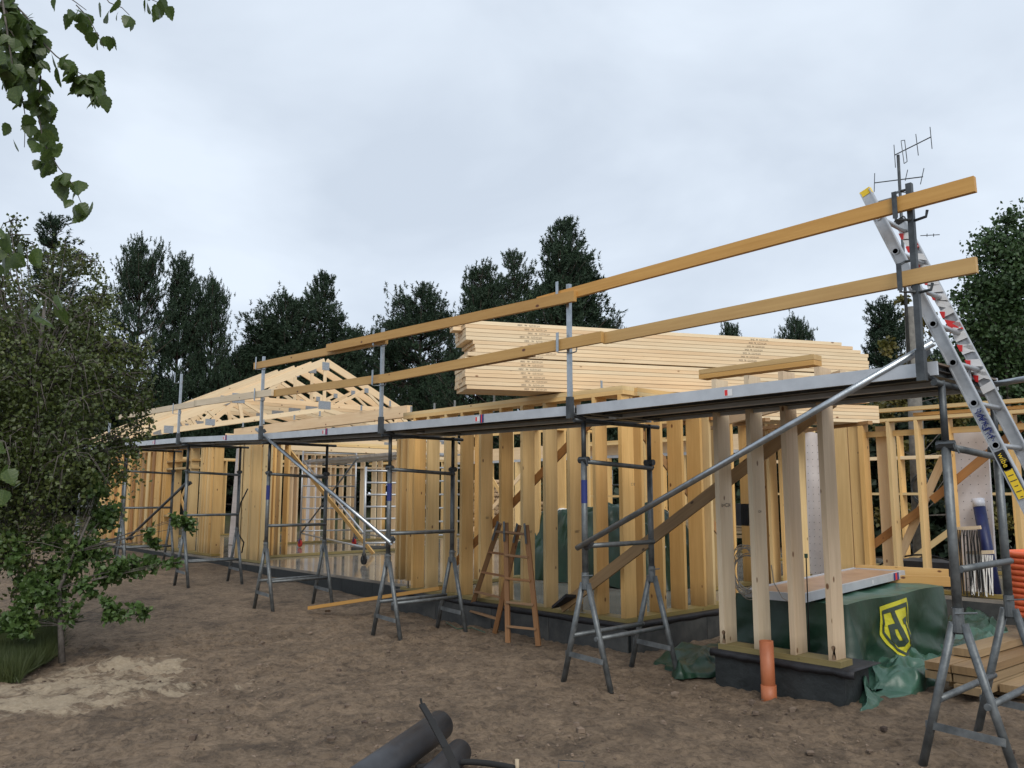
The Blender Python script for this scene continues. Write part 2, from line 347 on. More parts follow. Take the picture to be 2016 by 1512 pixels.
c=mixc(ramp(a3.outputs['Fac'],.3,(.45,)*3,.7,(.6,)*3).outputs[0],c1.outputs[0],c2.outputs[0])
dk=ramp(nz(1.7,7,.7,.6).outputs['Fac'],.50,(0,0,0),.66,(.62,.62,.62)); dkc=n.new('ShaderNodeRGB'); dkc.outputs[0].default_value=(.035,.024,.016,1)
c=mixc(dk.outputs[0],c,dkc.outputs[0])
# pale sand lying round the left foreground
sx=n.new('ShaderNodeSeparateXYZ'); l.new(g.outputs['Object'],sx.inputs[0])
def mth(op,a,b_=None):
    q=n.new('ShaderNodeMath'); q.operation=op
    for i,v in enumerate((a,b_)):
        if v is None: continue
        if isinstance(v,(int,float)): q.inputs[i].default_value=v
        else: l.new(v,q.inputs[i])
    return q.outputs[0]
sand=None
for (cc,ra,rb) in SANDC:
    dv=math.atan2(_f.y,_f.x)
    dx=mth('SUBTRACT',sx.outputs[0],cc.x); dy=mth('SUBTRACT',sx.outputs[1],cc.y)
    ex=mth('ADD',mth('MULTIPLY',dx,_r.x/ra),mth('MULTIPLY',dy,_r.y/ra)); h=Vector((_f.x,_f.y)).normalized()
    ey=mth('ADD',mth('MULTIPLY',dx,h.x/rb),mth('MULTIPLY',dy,h.y/rb))
    d=mth('ADD',mth('MULTIPLY',ex,ex),mth('MULTIPLY',ey,ey)); v=mth('SUBTRACT',.95,d)
    sand=v if sand is None else mth('MAXIMUM',sand,v)
sn=nz(3.5,8,.7,.8); sv=mth('ADD',sand,mth('MULTIPLY',mth('SUBTRACT',sn.outputs['Fac'],.52),6.5))
sr=n.new('ShaderNodeMapRange'); sr.inputs[1].default_value=.1; sr.inputs[2].default_value=.8; sr.inputs[4].default_value=.85; l.new(sv,sr.inputs[0])
sc_=ramp(nz(30,4).outputs['Fac'],.3,(.30,.235,.155),.7,(.42,.345,.245))
c=mixc(sr.outputs[0],c,sc_.outputs[0])
# mossy forest floor far away
ds=n.new('ShaderNodeVectorMath'); ds.operation='LENGTH'; l.new(g.outputs['Object'],ds.inputs[0])
fr=n.new('ShaderNodeMapRange'); fr.inputs[1].default_value=26; fr.inputs[2].default_value=32; l.new(ds.outputs['Value'],fr.inputs[0])
fc=ramp(nz(1.2,6).outputs['Fac'],.35,(.02,.03,.012),.65,(.06,.07,.025))
c=mixc(fr.outputs[0],c,fc.outputs[0])
l.new(c,b.inputs['Base Color'])
bp=n.new('ShaderNodeBump'); bp.inputs['Strength'].default_value=.7; bp.inputs['Distance'].default_value=.04; l.new(nz(18,9,.8).outputs['Fac'],bp.inputs['Height']); l.new(bp.outputs[0],b.inputs['Normal'])
o=link('ground',mesh_from(gv,gf,M_GND,smooth=True)); o['kind']='structure'
o['label']='churned brown sandy soil of the building site with pale sand patch'
# loose clods and stones
def clods():
    V=[];F=[]
    rr=random.Random(3)
    base=[(math.cos(a)*math.cos(e),math.sin(a)*math.cos(e),math.sin(e)) for e in (-.6,.6) for a in (0,1.57,3.14,4.71)]+[(0,0,1),(0,0,-1)]
    fs=[(0,1,5,4),(1,2,6,5),(2,3,7,6),(3,0,4,7),(4,5,8),(5,6,8),(6,7,8),(7,4,8)]
    for i in range(5200):
        dist=1.9+8.5*rr.random()**1.3; ang=rad(rr.uniform(-35,35))+YAW+rad(90)
        x=math.cos(ang)*dist; y=math.sin(ang)*dist
        if y>6.1 and x<-1 : continue
        s=rr.uniform(.004,.014)*(1+ (rr.random()<.05)*1.6); z=gz(x,y)-.012
        b0=len(V); sq=rr.uniform(.4,.8); rt=rr.random()*6
        for p in base:
            q=(p[0]*math.cos(rt)-p[1]*math.sin(rt),p[0]*math.sin(rt)+p[1]*math.cos(rt))
            V.append((x+q[0]*s*rr.uniform(.7,1.5),y+q[1]*s*rr.uniform(.7,1.5),z+s*.3+p[2]*s*sq))
        F+= [tuple(b0+k for k in f) for f in fs]
    return mesh_from(V,F,M_CLOD,smooth=False)
M_CLOD=mottled('clod_soil',(.06,.04,.03),(.24,.18,.13),3,.95)
o=link('soil_clods',clods()); tag(o,'small soil clods and stones strewn over the brown ground','soil clods',kind='stuff')
# ================================================================ FOUNDATION AND SLAB
ZS=.275
def foundation():
    pts=[(-26.6,7.15),(-9.75,7.15),(-9.75,6.66),(-5.5,6.66),(-5.5,11.6),(0.5,11.6),(0.5,17.2),(-26.6,17.2)]
    t=thing('house_foundation','wet concrete house slab on dark bitumen plinth, filling the middle of the site','foundation',(-12,11,0))
    n_=len(pts)
    vs=[(x,y,ZS-.006) for x,y in pts]
    link('slab_surface',mesh_from(vs,[tuple(range(n_))],M_CONC),t)
    V=[(x,y,z) for z in (-.4,ZS-.03) for x,y in pts]; F=[(i,(i+1)%n_,n_+(i+1)%n_,n_+i) for i in range(n_)]
    link('plinth',mesh_from(V,F,M_BLK),t)
    # concrete rim just proud of the plinth
    V=[];  c=(-12,11)
    for z in (ZS-.045,ZS-.002):
        for i,(x,y) in enumerate(pts): V.append((x,y-.006 if y<12 else y+.006,z))
    link('slab_rim',mesh_from(V,F,M_CONC),t)
    # plinth panels: vertical joints as separate pieces on the visible sides
    rr=random.Random(5)
    def panels(x0,x1,y,mm):
        x=x0
        while x<x1-.05:
            w_=min(rr.uniform(.9,1.3),x1-x); 
            box('plinth_panel',t,(x+.004,y-.022,-.3),(x+w_-.004,y-.002-rr.uniform(0,.006),ZS-.05),mm); x+=w_
    panels(-26.6,-9.76,7.15,M_BLK); panels(-9.75,-5.5,6.66,M_BLK2); panels(-5.4,.5,11.6,M_BLK2)
    y=6.68
    while y<11.5:
        w_=min(rr.uniform(1,1.4),11.55-y); box('plinth_panel',t,(-5.5+.002,y+.004,-.3),(-5.48,y+w_-.004,ZS-.05),M_BLK2); y+=w_
foundation()
def smallplinth():
    t=thing('porch_footing','short dark footing block under the pale front stud frame','footing',(-3.6,6.35,0))
    box('block',t,(-4.18,6.21,-.3),(-3.03,6.62,ZS-.01),M_BLK)
    # overhanging felt with wavy front edge
    V=[];F=[]; n_=24
    for i in range(n_+1):
        x=-4.21+1.27*i/n_
        wv=.004*math.sin(i*.7)+.004*math.sin(i*1.9)
        V+=[(x,6.66,ZS-.002),(x,6.19,ZS-.004),(x,6.175,ZS-.025+wv),(x,6.185+wv*.3,ZS-.06+wv)]
    for i in range(n_):
        for k in range(3): a=i*4+k; F.append((a,a+4,a+5,a+1))
    me=mesh_from(V,F,M_FELT,smooth=True); o=link('felt_strip',me,t); so=o.modifiers.new('s','SOLIDIFY'); so.thickness=.004
smallplinth()
def felt_edge(label,p0,p1,yout,seed):
    V=[];F=[]; n_=30; rr=random.Random(seed)
    p0=Vector(p0);p1=Vector(p1); d=(p1-p0); nrm=Vector((d.y,-d.x,0)).normalized()
    for i in range(n_+1):
        p=p0+d*i/n_; wv=.006*math.sin(i*.9+seed)
        V+=[tuple(p+Vector((0,0,0))-nrm*.05),tuple(p+nrm*.018),tuple(p+nrm*(.028+wv*.3)+Vector((0,0,-.012+wv*.5))),tuple(p+nrm*.022+Vector((0,0,-.05+wv)))]
    for i in range(n_):
        for k in range(3): a=i*4+k; F.append((a,a+4,a+5,a+1))
    me=mesh_from(V,F,M_FELT,smooth=True); o=link('felt_strip',me); o.modifiers.new('s','SOLIDIFY').thickness=.004
    tag(o,label,'roofing felt','black felt strips under the sole plates')
felt_edge('black felt strip under the sole plate of the main stud wall',(-9.7,6.66,ZS),(-5.45,6.66,ZS),0,1)
felt_edge('black felt strip under the return wall behind the corner stud',(-5.5,6.6,ZS),(-5.5,8.6,ZS),0,2)
# ================================================================ TIMBER WALLS
ZP=.32; ZT=2.66
def bracket(parent,x,y,z,ax='x'):
    mb=MB(); mb.bar((x,y,z),(x,y,z+.09),.004,.03); mb.bar((x,y-.02,z+.002),(x+.06,y-.02,z+.002),.03,.003)
    return mb.build('anchor_bracket',[M_GALVN],parent,(x,y,z))
def wall(label,ax,c,lo,hi,studs,d=.195,m=M_YEL,zt=ZT,sole=True,top=2,wd=.045,tmat=None,group='timber stud walls'):
    """ax: direction the wall runs; c: its outer face; studs: list of start positions (or (pos,width,material,label))"""
    mid=(lo+hi)/2; loc=(mid,c+d/2,ZS) if ax=='x' else (c-d/2,mid,ZS)
    t=thing('stud_wall',label,'stud wall',loc,group)
    def pt(s,z,dd=.5): return (s,c+d*dd,z) if ax=='x' else (c-d*dd,s,z)
    sd=(0,1,0) if ax=='x' else (1,0,0)
    if sole: beam('sole_plate',t,pt(lo,ZS+.0225),pt(hi,ZS+.0225),d+.004,.045,M_SOLE,sd)
    for k in range(top): beam('top_plate',t,pt(lo,zt+.0225+.046*k),pt(hi,zt+.0225+.046*k),d+.002,.045,tmat or m,sd)
    for s in studs:
        ww,mm,lb=wd,m,None
        if isinstance(s,tuple): s,ww,mm,lb=(list(s)+[wd,m,None][len(s)-1:])[:4] if len(s)<4 else s
        beam('stud',t,pt(s+ww/2,ZP+.001),pt(s+ww/2,zt-.001),d,ww,mm,sd,lb)
    return t
# main front wall
ms=[-5.62-.386*k for k in range(8)]
w1=wall('long row of yellow upright studs facing the site, left of the free corner','x',6.7,-9.62,-5.56,[s for s in ms[1:-1]]+[(-5.635,.05,M_YEL,'corner stud with knotty face at the right end')]+[AY(p_,1000,6.7).x for p_ in (811,838,873,905)],top=2)
for s in (-9.46,-9.02,-6.2,-8.0): bracket(w1,s,6.72,ZP)
for s in (-10+.0,-8.95,-8.5,-7.7,-6.9,-6.35,-5.9): bracket(w1,max(s,-9.5),6.75,ZT+.093)
tb=MB()
beam('brace',w1,AY(893,1112,6.93),AY(1168,826,6.93),.022,.095,M_ORA,(0,1,0),'dark orange diagonal board nailed behind the studs')
# printed size marks on the faces of the studs
STM={}
def stamp(parent,txt,p,facing,size=.035,rz=0,m=None):
    m=m or M_INK; k=(txt,size,m.name)
    if k not in STM: STM[k]=text_mesh(txt,size,m)
    X,Z={'+x':(Vector((0,1,0)),Vector((1,0,0))),'-y':(Vector((1,0,0)),Vector((0,-1,0)))}[facing]
    Y=Z.cross(X); Mx=Matrix((X,Y,Z)).transposed().to_4x4(); Mx.translation=Vector(p)+Z*.0025
    return link('printed_mark',STM[k],parent,Mx@Matrix.Rotation(rz,4,'Z'))
for s,z,tx in ((-5.575+.045,1.7,'C18'),(-7.16+.045,1.15,'1007'),(-8.7+.09,1.95,'3075'),(-6.39+.045,1.18,'1007'),(-7.93+.045,1.3,'001'),(-9.37,2.1,'0037')):
    stamp(w1,tx,(s+.003,6.8,z),'+x',.04)
# return wall running back from the corner
w2=wall('short stud wall running back from the free corner towards the pallet','y',-5.56,6.95,8.95,[AX(p_,1100,-5.56).y for p_ in (1266,1305,1347,1385,1403)]+[8.75],top=2)
beam('brace',w2,(-5.78,6.95,2.55),(-5.78,8.8,1.1),.022,.095,M_ORA,(1,0,0))
# stepped-back piece between main block and the terrace
w3=wall('narrow bundle of tall studs beside the open terrace, set back behind the main wall','x',7.2,-10.05,-9.35,[AY(p_,1000,7.2).x for p_ in (779,787,800)],top=2)
w3b=wall('yellow stud wall running back beside the terrace opening','y',-9.5,7.42,10.8,[7.5,8.1,8.7,9.3,9.9,10.5],top=1)
# left end of the terrace: wide bundle
w4=wall('thick bundle of full height boards at the left end of the terrace','x',7.2,-16.25,-15.05,[-16.2,-16.15,-15.98,-15.6,-15.545,-15.1],top=2,tmat=M_YEL)
for k,(x0,x1) in enumerate(((-16.1,-15.92),(-15.9,-15.64),(-15.5,-15.15))):
    beam('stud',w4,((x0+x1)/2,7.215,ZP-.03),((x0+x1)/2,7.215,ZT+.05),.03,x1-x0,M_YEL,(0,1,0))
w5=wall('close set studs running back behind the terrace bundle','y',-16.2,7.45,12.2,[7.5,7.62,7.8,8.0,8.14,8.32],top=2,m=M_YEL)
w6=wall('dense studs of the room wall seen through the terrace opening','y',-20.3,9.4,16.8,[9.45,9.6,9.95,10.1,10.55,10.7,10.95,11.2,11.4,11.7,11.85,12.1,12.35,12.5,12.8,13.2,13.4,13.9,14.4,14.9,15.4,16.0],top=2,m=M_PALE)
beam('noggin',w6,(-20.4,9.4,2.35),(-20.4,14,2.35),.195,.045,M_PALE,(1,0,0))
w7=wall('stud bundle between doorway and window of the left wing','x',7.25,-18.35,-17.45,[-18.3,-18.2,-18.05,-17.9,-17.75,-17.55],top=2)
w8=wall('window frame wall of the left wing with stud pairs and a sill','x',7.25,-20.5,-18.35,[-20.45,-19.95,-19.15,-18.9],top=2)
for z in (1.08,2.2,2.38): beam('sill' if z<2 else 'lintel',w8,(-20.4,7.35,z),(-18.8,7.35,z),.195,.045,M_YEL,(0,1,0))
beam('brace',w8,(-20.4,7.47,2.0),(-19.0,7.47,.5),.022,.095,M_YEL,(0,1,0))
beam('brace',w8,(-19.0,7.5,2.5),(-20.3,7.5,1.2),.022,.095,M_YEL,(0,1,0))
sl=[-20.6-.19*k for k in range(26)]
w9=wall('long tight row of boards closing the far left wing','x',7.25,-25.7,-20.5,[-20.62,-20.95,-21.3,-21.65,-22.0,-22.35,-22.7,-23.05,-23.4,-23.75,-24.1,-24.45,-24.8,-25.6],top=2)
beam('stud',w9,(-20.85,7.22,ZP),(-20.85,7.22,ZT),.022,.36,M_YEL,(0,1,0))
for k in range(11): beam('cladding_board',w9,(-21.25-.36*k,7.235,ZP),(-21.25-.36*k,7.235,ZT),.022,.17,M_YEL if k%2 else M_ORA,(0,1,0))
w10=wall('far end wall of the left wing seen past the birch','y',-25.9,7.4,13.5,[7.5,8.1,8.7,9.3,9.9,10.5,11.1,11.7,12.3],top=2)
# back walls
w11=wall('rear wall studs far behind the terrace','x',16.6,-26,-9.5,[-25.8+.6*k for k in range(27)],top=2,m=M_YEL)
w12=wall('rear stud wall of the middle block with braces','x',13.6,-12.9,-9.3,[-12.8,-12.62,-10.9,-10.75,-9.5],top=2,m=M_YEL)
beam('sill',w12,(-12.9,13.7,1.55),(-10.7,13.7,1.55),.195,.045,M_YEL,(0,1,0))
beam('brace',w12,AY(930,880,13.85),AY(1010,1010,13.85),.022,.1,M_YEL,(0,1,0))
beam('brace',w12,AY(930,1045,13.9),AY(1035,925,13.9),.022,.1,M_PALE,(0,1,0))
# pale box frame at the front
bx=[-4.13,-3.80,-3.475,-3.155]
w13=wall('pale greyish stud frame of four posts standing on the front footing','x',6.22,-4.15,-3.06,bx,m=M_GREY,top=0,zt=2.62)
for x in (-4.09,-3.11):
    mb=MB(); 
    ring=[Vector((x+.0+.018*math.cos(a),6.218,ZP+.10+.018*math.sin(a))) for a in [math.pi*k/8 for k in range(9)]]+[Vector((x-.018,6.218,ZP+.01)),Vector((x+.018,6.218,ZP+.01))]
    mb.add([tuple(v) for v in ring],[tuple(range(8,-1,-1))+(9,10)]); mb.build('lifting_slot',[M_BRN],w13)
stamp(w13,'b=C24',(-4.13+.046,6.31,1.5),'+x',.05); stamp(w13,'C24',(-3.80+.046,6.31,1.45),'+x',.03)
# beam joining the box frame to the return wall, lower roof bearers
hb=thing('header_beam','pale deep header board spanning from the corner to the front frame, under the lumber','beam',(-4.8,6.8,2.6),'header beams')
beam('board',hb,(-5.5,8.42,2.50),(-3.0,6.4,2.50),.045,.2,M_GREY,(-.6,-.8,0))
wl=thing('roof_bearer','dark yellow upright panel of boards under the right end of the lumber stack','bearer',(-5.5,11.9,ZS))
for k,(a_,b_) in enumerate(((1647,1676),(1677,1702))):
    pa=AY(a_,1000,11.8); pb=AY(b_,1000,11.8)
    beam('board',wl,((pa.x+pb.x)/2,11.82,ZP),((pa.x+pb.x)/2,11.82,2.62),.045,pb.x-pa.x-.01,M_YEL,(0,1,0))
w14=wall('right wing stud wall with open top rails beyond the pallet','x',11.75,-5.4,1.2,[(-5.34,.07,M_YEL,None),-4.93,-4.545,-4.15,-3.37,-2.8,-2.2,-1.6,-1.0,-.4,.2],top=1,zt=2.62)
beam('top_rail',w14,(-5.3,11.85,2.79),(1.2,11.85,2.79),.12,.05,M_YEL,(0,1,0))
beam('top_rail',w14,(-4.6,11.95,2.71),(1.0,11.95,2.71),.12,.045,M_YEL,(0,1,0))
beam('noggin',w14,(-5.3,11.9,2.46),(1.2,11.9,2.46),.05,.08,M_YEL,(0,1,0))
beam('brace',w14,AY(1712,1078,11.98),AY(1818,1000,11.98),.022,.11,M_ORA,(0,1,0))
beam('brace',w14,AY(1835,985,11.98),AY(2016,835,11.98),.022,.11,M_ORA,(0,1,0))
beam('brace',w14,AY(1765,1110,12.05),AY(1858,900,12.05),.022,.11,M_PALE,(0,1,0),'bright pale diagonal board crossing the dark one')
pl=thing('wide_board','pale wide board standing on end left of the first yellow stud of the right wing','board',(-5.1,11.7,ZS))
beam('board',pl,(-5.08,11.99,ZP),(-5.08,11.99,2.58),.02,.20,M_PALE,(0,1,0))
w15=wall('rear wall of the right wing in front of the trees','x',15.2,-9.2,1.5,[-9.1,-8.5,-7.9,-7.3,-6.2,-5.0,-4.4,-3.2,-2.0,-.8],top=1)
beam('sill',w15,(-9.2,15.3,1.6),(-4.4,15.3,1.6),.195,.045,M_YEL,(0,1,0)); beam('lintel',w15,(-9.2,15.3,2.25),(-2.4,15.3,2.25),.195,.06,M_PALE,(0,1,0))
beam('brace',w15,AY(1560,975,15),AY(1700,1110,15),.022,.1,M_YEL,(0,1,0)); beam('brace',w15,AY(1790,1105,15.0),AY(1905,1020,15.0),.022,.1,M_YEL,(0,1,0))
w16=wall('yellow partition studs behind the front frame','y',-6.6,9.6,14.5,[9.65,9.95,10.4,10.9,11.4,12.1,12.9],top=1)
w17=wall('short row of orange studs between the front frame and the white wrapped panel','x',10.2,AY(1490,1000,10.2).x,AY(1590,1000,10.2).x,[AY(p_,1000,10.2).x for p_ in (1496,1512,1536,1568)],top=2)
# header along the terrace and glulam far behind
h1=thing('header_beam','long pale header beam over the terrace just above the walkway','beam',(-13,6.9,2.7),'header beams')
beam('board',h1,(-15.7,6.9,2.80),(-9.75,6.9,2.80),.09,.17,M_PALE,(0,1,0)); 
for x in (-15.3,-14.4,-13.2,-12.3,-11.0,-10.2): bracket(h1,x,6.86,2.9)
h2=thing('header_beam','broad pale laminated beam crossing far behind the main stud row','beam',(-13,14,2.6),'header beams')
beam('board',h2,(-17.6,13.9,2.60),(-8.6,13.9,2.60),.14,.30,M_PALE,(0,1,0)); beam('flashing',h2,(-17.6,13.82,2.415),(-8.6,13.82,2.415),.02,.06,M_ALUF,(0,1,0))
h3=thing('header_beam','thin yellow rail across the back above the laminated beam','beam',(-11,12,2.9),'header beams')
beam('board',h3,(-14.6,12.0,2.93),(-5.6,12.0,2.88),.05,.07,M_YEL,(0,1,0))
# loose boards on the wall top by the lumber
lb=0
for (pa,pb,h,lab) in ((AY(1399,748,6.75),AY(1630,716,6.75),.045,'lower one of two short yellow boards lying above the walkway, blunt end at the right'),
                  (AY(1399,740,6.75),AY(1630,704,6.75),.045,'upper one of two short yellow boards lying above the walkway, blunt end at the right')):
    pa=Vector(pa);pb=Vector(pb); zz=2.745+.048*lb; lb+=1
    o=beam('loose_board',None,(pa.x-.12,6.8,zz),(pb.x-.12,6.8,zz+.005),.145,h,M_RAIL,(0,1,0)); tag(o,lab,'board','short boards on the wall top')
# leaning plank in front of the box studs
o=beam('leaning_plank',None,AY(1105,1196,6.58),AY(1640,788,6.46),.03,.11,M_OLD,(0,1,0)); tag(o,'long weathered plank slanting up from the sole plate behind the front frame','plank')
mb=MB(); p=AY(1100,1196,6.55); mb.add([tuple(p+Vector(q)) for q in ((0,0,0),(.26,0,.13),(.26,-.16,.15),(.02,-.13,0),(0,0,.03),(.26,0,.16),(.26,-.16,.18),(.02,-.13,.03))],[(0,1,2,3),(7,6,5,4),(0,3,7,4),(1,0,4,5),(2,1,5,6),(3,2,6,7)])
o=mb.build('felt_offcut',[M_FELT]); tag(o,'small black felt offcut tucked under the foot of the leaning plank','felt offcut')
o=beam('ground_plank',None,AZ(610,1197,.06),AY(868,1158,6.55),.1,.045,M_RAIL,(0,1,0)); tag(o,'yellow plank lying on the soil through the feet of a trestle','plank')
# ================================================================ ROOF TRUSSES
RY=10.12
def truss(X,label,root=None):
    t=thing('roof_truss',label,'roof truss',(X,RY,2.7),'roof trusses on the left wing')
    def m_(name,a,b_,h,mm=M_PALE,dx=0,th=.045,ends=None): return beam(name,t,(X+dx,RY+a[0],a[1]),(X+dx,RY+b_[0],b_[1]),th,h,mm,(1,0,0))
    for s in (-1,1):
        m_('rafter',(s*.02,4.875),(s*4.35,2.86),.17)
        m_('bottom_chord',(s*.0,3.68),(s*3.9,2.93),.105,dx=.001)
        m_('web',(s*2.2,3.76),(s*2.85,3.17),.10,dx=-.003,th=.04)
        m_('web',(s*2.2,3.74),(s*2.1,3.32),.075,dx=-.003,th=.04); m_('web',(s*2.15,3.74),(s*1.5,3.42),.065,dx=-.005,th=.04)
        m_('web',(s*1.2,4.24),(s*1.75,3.82),.065,dx=-.004,th=.04); m_('web',(s*1.15,4.24),(s*.35,3.82),.075,dx=-.004,th=.04)
        m_('web',(s*3.3,3.32),(s*3.15,3.10),.06,dx=-.004,th=.04); m_('web',(s*2.95,3.48),(s*2.6,3.22),.06,dx=-.004,th=.04)
    m_('collar',(-2.25,3.79),(2.25,3.79),.12,dx=.002); m_('king_post',(0,3.85),(0,4.7),.075,dx=-.003,th=.04)
    for (y,z,a,b_) in ((0,4.76,.2,.2),(0,3.78,.34,.2),(-2.22,3.78,.3,.22),(2.22,3.78,.24,.2),(-3.75,2.98,.2,.16),(3.75,2.98,.2,.16),(-2.85,3.19,.22,.14),(1.2,4.25,.12,.12)):
        box('nail_plate',t,(X+.0235,RY+y-a/2,z-b_/2),(X+.0265,RY+y+a/2,z+b_/2),M_PLATE)
    return t
tx=[-17.95,-18.6,-19.5,-20.45,-21.4]
tl=['nearest roof truss, at the right end of the roof row over the doorway','second roof truss, set close behind the nearest one','middle roof truss of the row of five','fourth roof truss, last but one towards the birch','farthest roof truss, its left heel nearest the birch']
for x,lab in zip(tx,tl): truss(x,lab)
tm=[(-13.2+.0,'low truss piece seen under the walkway')]
ut=thing('laid_beam','pale beam with grey nail plates showing below the walkway, over the open terrace','beam',(-17,9,2.7),'header beams')
beam('board',ut,(-16.9,7.2,2.78),(-16.9,13.4,2.78),.045,.2,M_PALE,(1,0,0)); beam('board',ut,(-16.82,7.2,2.63),(-16.82,13.4,2.63),.045,.12,M_PALE,(1,0,0))
for y in (8.7,11.2): box('nail_plate',ut,(-16.876,y,2.72),(-16.872,y+.22,2.86),M_PLATE)
# ================================================================ LUMBER STACK ON THE WALLS
SD=Vector((math.sin(rad(26)),math.cos(rad(26)),0)); SN=Vector((math.cos(rad(26)),-math.sin(rad(26)),0))  # SN points to the camera side
A0=Vector((-7.05,5.72,0)); BT=.0412
TXS=[text_mesh('HT101273   46   3580',.030,M_INK2),text_mesh('HT101273  46  3540',.030,M_INK2)]
TXB=text_mesh('- 15 SAWN PRODUCTS 4500 -',.03,M_INKB)
ordn=['bottom','second','third','fourth','fifth','sixth','seventh','eighth','ninth','tenth','eleventh','twelfth','thirteenth','fourteenth','fifteenth','sixteenth','top']
def boards():
    rr=random.Random(11); n_=17; shift=0
    for k in range(n_):
        z=2.785+k*.0453+(.012 if k>=8 else 0)
        s0=rr.uniform(-.007,.007)+(.02,.0,0,0,0,0,0,0,.03,.12,.10,.09,.01,0,0,0,-.01)[k]
        e=rr.uniform(-.03,.03)-(.0 if k<14 else (k-13)*.12)
        for row in range(3):
            wd_=.17; off=-SN*(row*.176+rr.uniform(-.004,.005))
            a=A0+SD*(s0+(0 if row==0 else (-.10 if k in(15,16) and row==1 else rr.uniform(-.008,.008))))+off+Vector((0,0,z)); b_=A0+SD*(5.4+e)+off+Vector((0,0,z+.01))
            o=beam('lumber_board',None,a,b_,wd_,BT,M_PALE,SN)
            if row==0:
                lab=('bottom board' if k==0 else 'topmost board' if k==n_-1 else ordn[k]+' board from the bottom')+' on the near face of the big lumber stack'
                tag(o,lab,'board','pale boards of the big lumber stack')
                X=SD.copy(); Z=SN; Y=Z.cross(X); 
                if Y.z<0: X=-X; Y=Z.cross(X)
                for (sx_,tm_) in ((.80+s0+rr.uniform(-.05,.07),TXS[0]),)+(((3.55+.1*(k-8)*(.3),TXS[1]),) if k>9 else ()):
                    Mx=Matrix((-X,-Y,Z)).transposed().to_4x4(); Mx.translation=A0+SD*sx_+Vector((0,0,z))+SN*(.0865)
                    Mx.translation+=off; link('printed_mark',tm_,o,Mx)
                if k in (11,15):
                    Mx=Matrix((X,Y,Z)).transposed().to_4x4(); Mx.translation=A0+SD*(2.7 if k==15 else 3.0)+Vector((0,0,z))+SN*(.0865); link('printed_mark',TXB,o,Mx)
            else: tag(o,'board hidden behind the near side row of the pale lumber stack','board','rear rows of the big lumber stack')
boards()
def lower():
    B0=A0+SD*2.6
    for k in range(5):
        z=2.765-.0455*(k+1)+.0
        for row in range(3):
            off=-SN*(row*.178+.02)
            o=beam('lumber_board',None,B0+SD*(.02*k)+off+Vector((0,0,z)),A0+SD*(5.55)+off+Vector((0,0,z)),.175,BT,M_PALE if row==0 else M_GREY,SN)
            tag(o,'%s board down in the low pile under the lumber stack, %s row'%(('first','second','third','fourth','fifth')[k],('near','middle','rear')[row]),'board','boards of the low supporting pile')
    z=2.50
lower()
br=thing('cross_bearer','brownish joists carrying the lumber stack behind the front frame','bearer',(-5,9,2.5))
for k in range(4):
    p=A0+SD*(3.0+.75*k); beam('joist',br,p+SN*.25+Vector((0,0,2.50)),p-SN*1.2+Vector((0,0,2.50)),.045,.07,M_ORA,(0,0,1))
# ================================================================ SCAFFOLDING
TX=[-1.87,-4.85,-7.86,-10.90,-13.93,-17.10,-20.2]
TZ=[2.40,2.37,2.395,2.45,2.55,2.60,2.66]       # top of the decks at each trestle
def dkz(x):
    return float(np.interp(-x,[-t for t in TX],TZ))
tlab=['nearest steel trestle, at the right end beside the aluminium ladder','second trestle from the right, before the free corner of the wall','third trestle from the right, next to the wooden stepladder','fourth trestle from the right, in front of the terrace','fifth trestle, with the oak sapling leaves before it','sixth trestle from the right, before the tight board row','leftmost trestle, half hidden by the birch']
def trestle(i):
    x=TX[i]; zt=TZ[i]-.11; g0=gz(x,5.3)
    t=thing('scaffold_trestle',tlab[i],'scaffold trestle',(x,5.8,g0),'steel trestles under the walkway')
    yy=(5.3,6.22)
    for y in yy:
        tube('post',t,(x,y,g0+.78),(x,y,g0+1.9),.027,M_GALV,14)
        tube('inner_post',t,(x,y,g0+1.86),(x,y,zt),.021,M_STEEL,12)
        for s in (-1,1):
            tube('leg',t,(x+s*.03,y,g0+.84),(x+s*.255,y+s*.02,g0-.03),.025,M_GALV,12)
        mb=MB(); mb.bar((x-.215,y-.03,g0+.235),(x+.215,y-.03,g0+.215),.004,.045,(0,1,0)); mb.build('leg_spreader',[M_GALV],t,(x,y,g0+.22))
        mb=MB(); mb.path([(x-.03,y-.04,g0+1.9),(x+.07,y-.05,g0+1.9),(x+.09,y-.05,g0+1.84)],.006,6); mb.path([(x-.05,y,g0+1.895),(x+.05,y,g0+1.895)],.03,10); mb.build('locking_pin',[M_STEEL],t,(x,y,g0+1.9))
        mb=MB(); mb.path([(x,y-.04,g0+.9),(x+.12,y-.04,g0+.915)],.006,6); mb.path([(x,y,g0+.79),(x,y,g0+.93)],.033,12); mb.build('leg_collar',[M_GALV],t,(x,y,g0+.9))
    tube('crossbar',t,(x+.03,yy[0],g0+1.88),(x+.03,yy[1],g0+1.84),.0215,M_GALV,12)
    tube('crossbar',t,(x+.03,yy[0],g0+1.155),(x+.03,yy[1],g0+1.155),.0215,M_GALV,12)
    for s in (-1,1): tube('foot_tie',t,(x+s*.13,yy[0]-.02,g0+.39),(x+s*.13,yy[1]+.02,g0+.39),.0205,M_GALV,12)
    tube('head_bar',t,(x,yy[0]-.12,zt-.02),(x,yy[1]+.15,zt-.02),.02,M_STEEL,10)
    if i in(1,3,2): 
        mb=MB(); mb.path([(x,5.3,g0+1.52),(x,5.3,g0+1.72)],.0278,14); o=mb.build('paint_mark',[M_INKB],t,(x,5.3,g0+1.6))
for i in range(7): trestle(i)
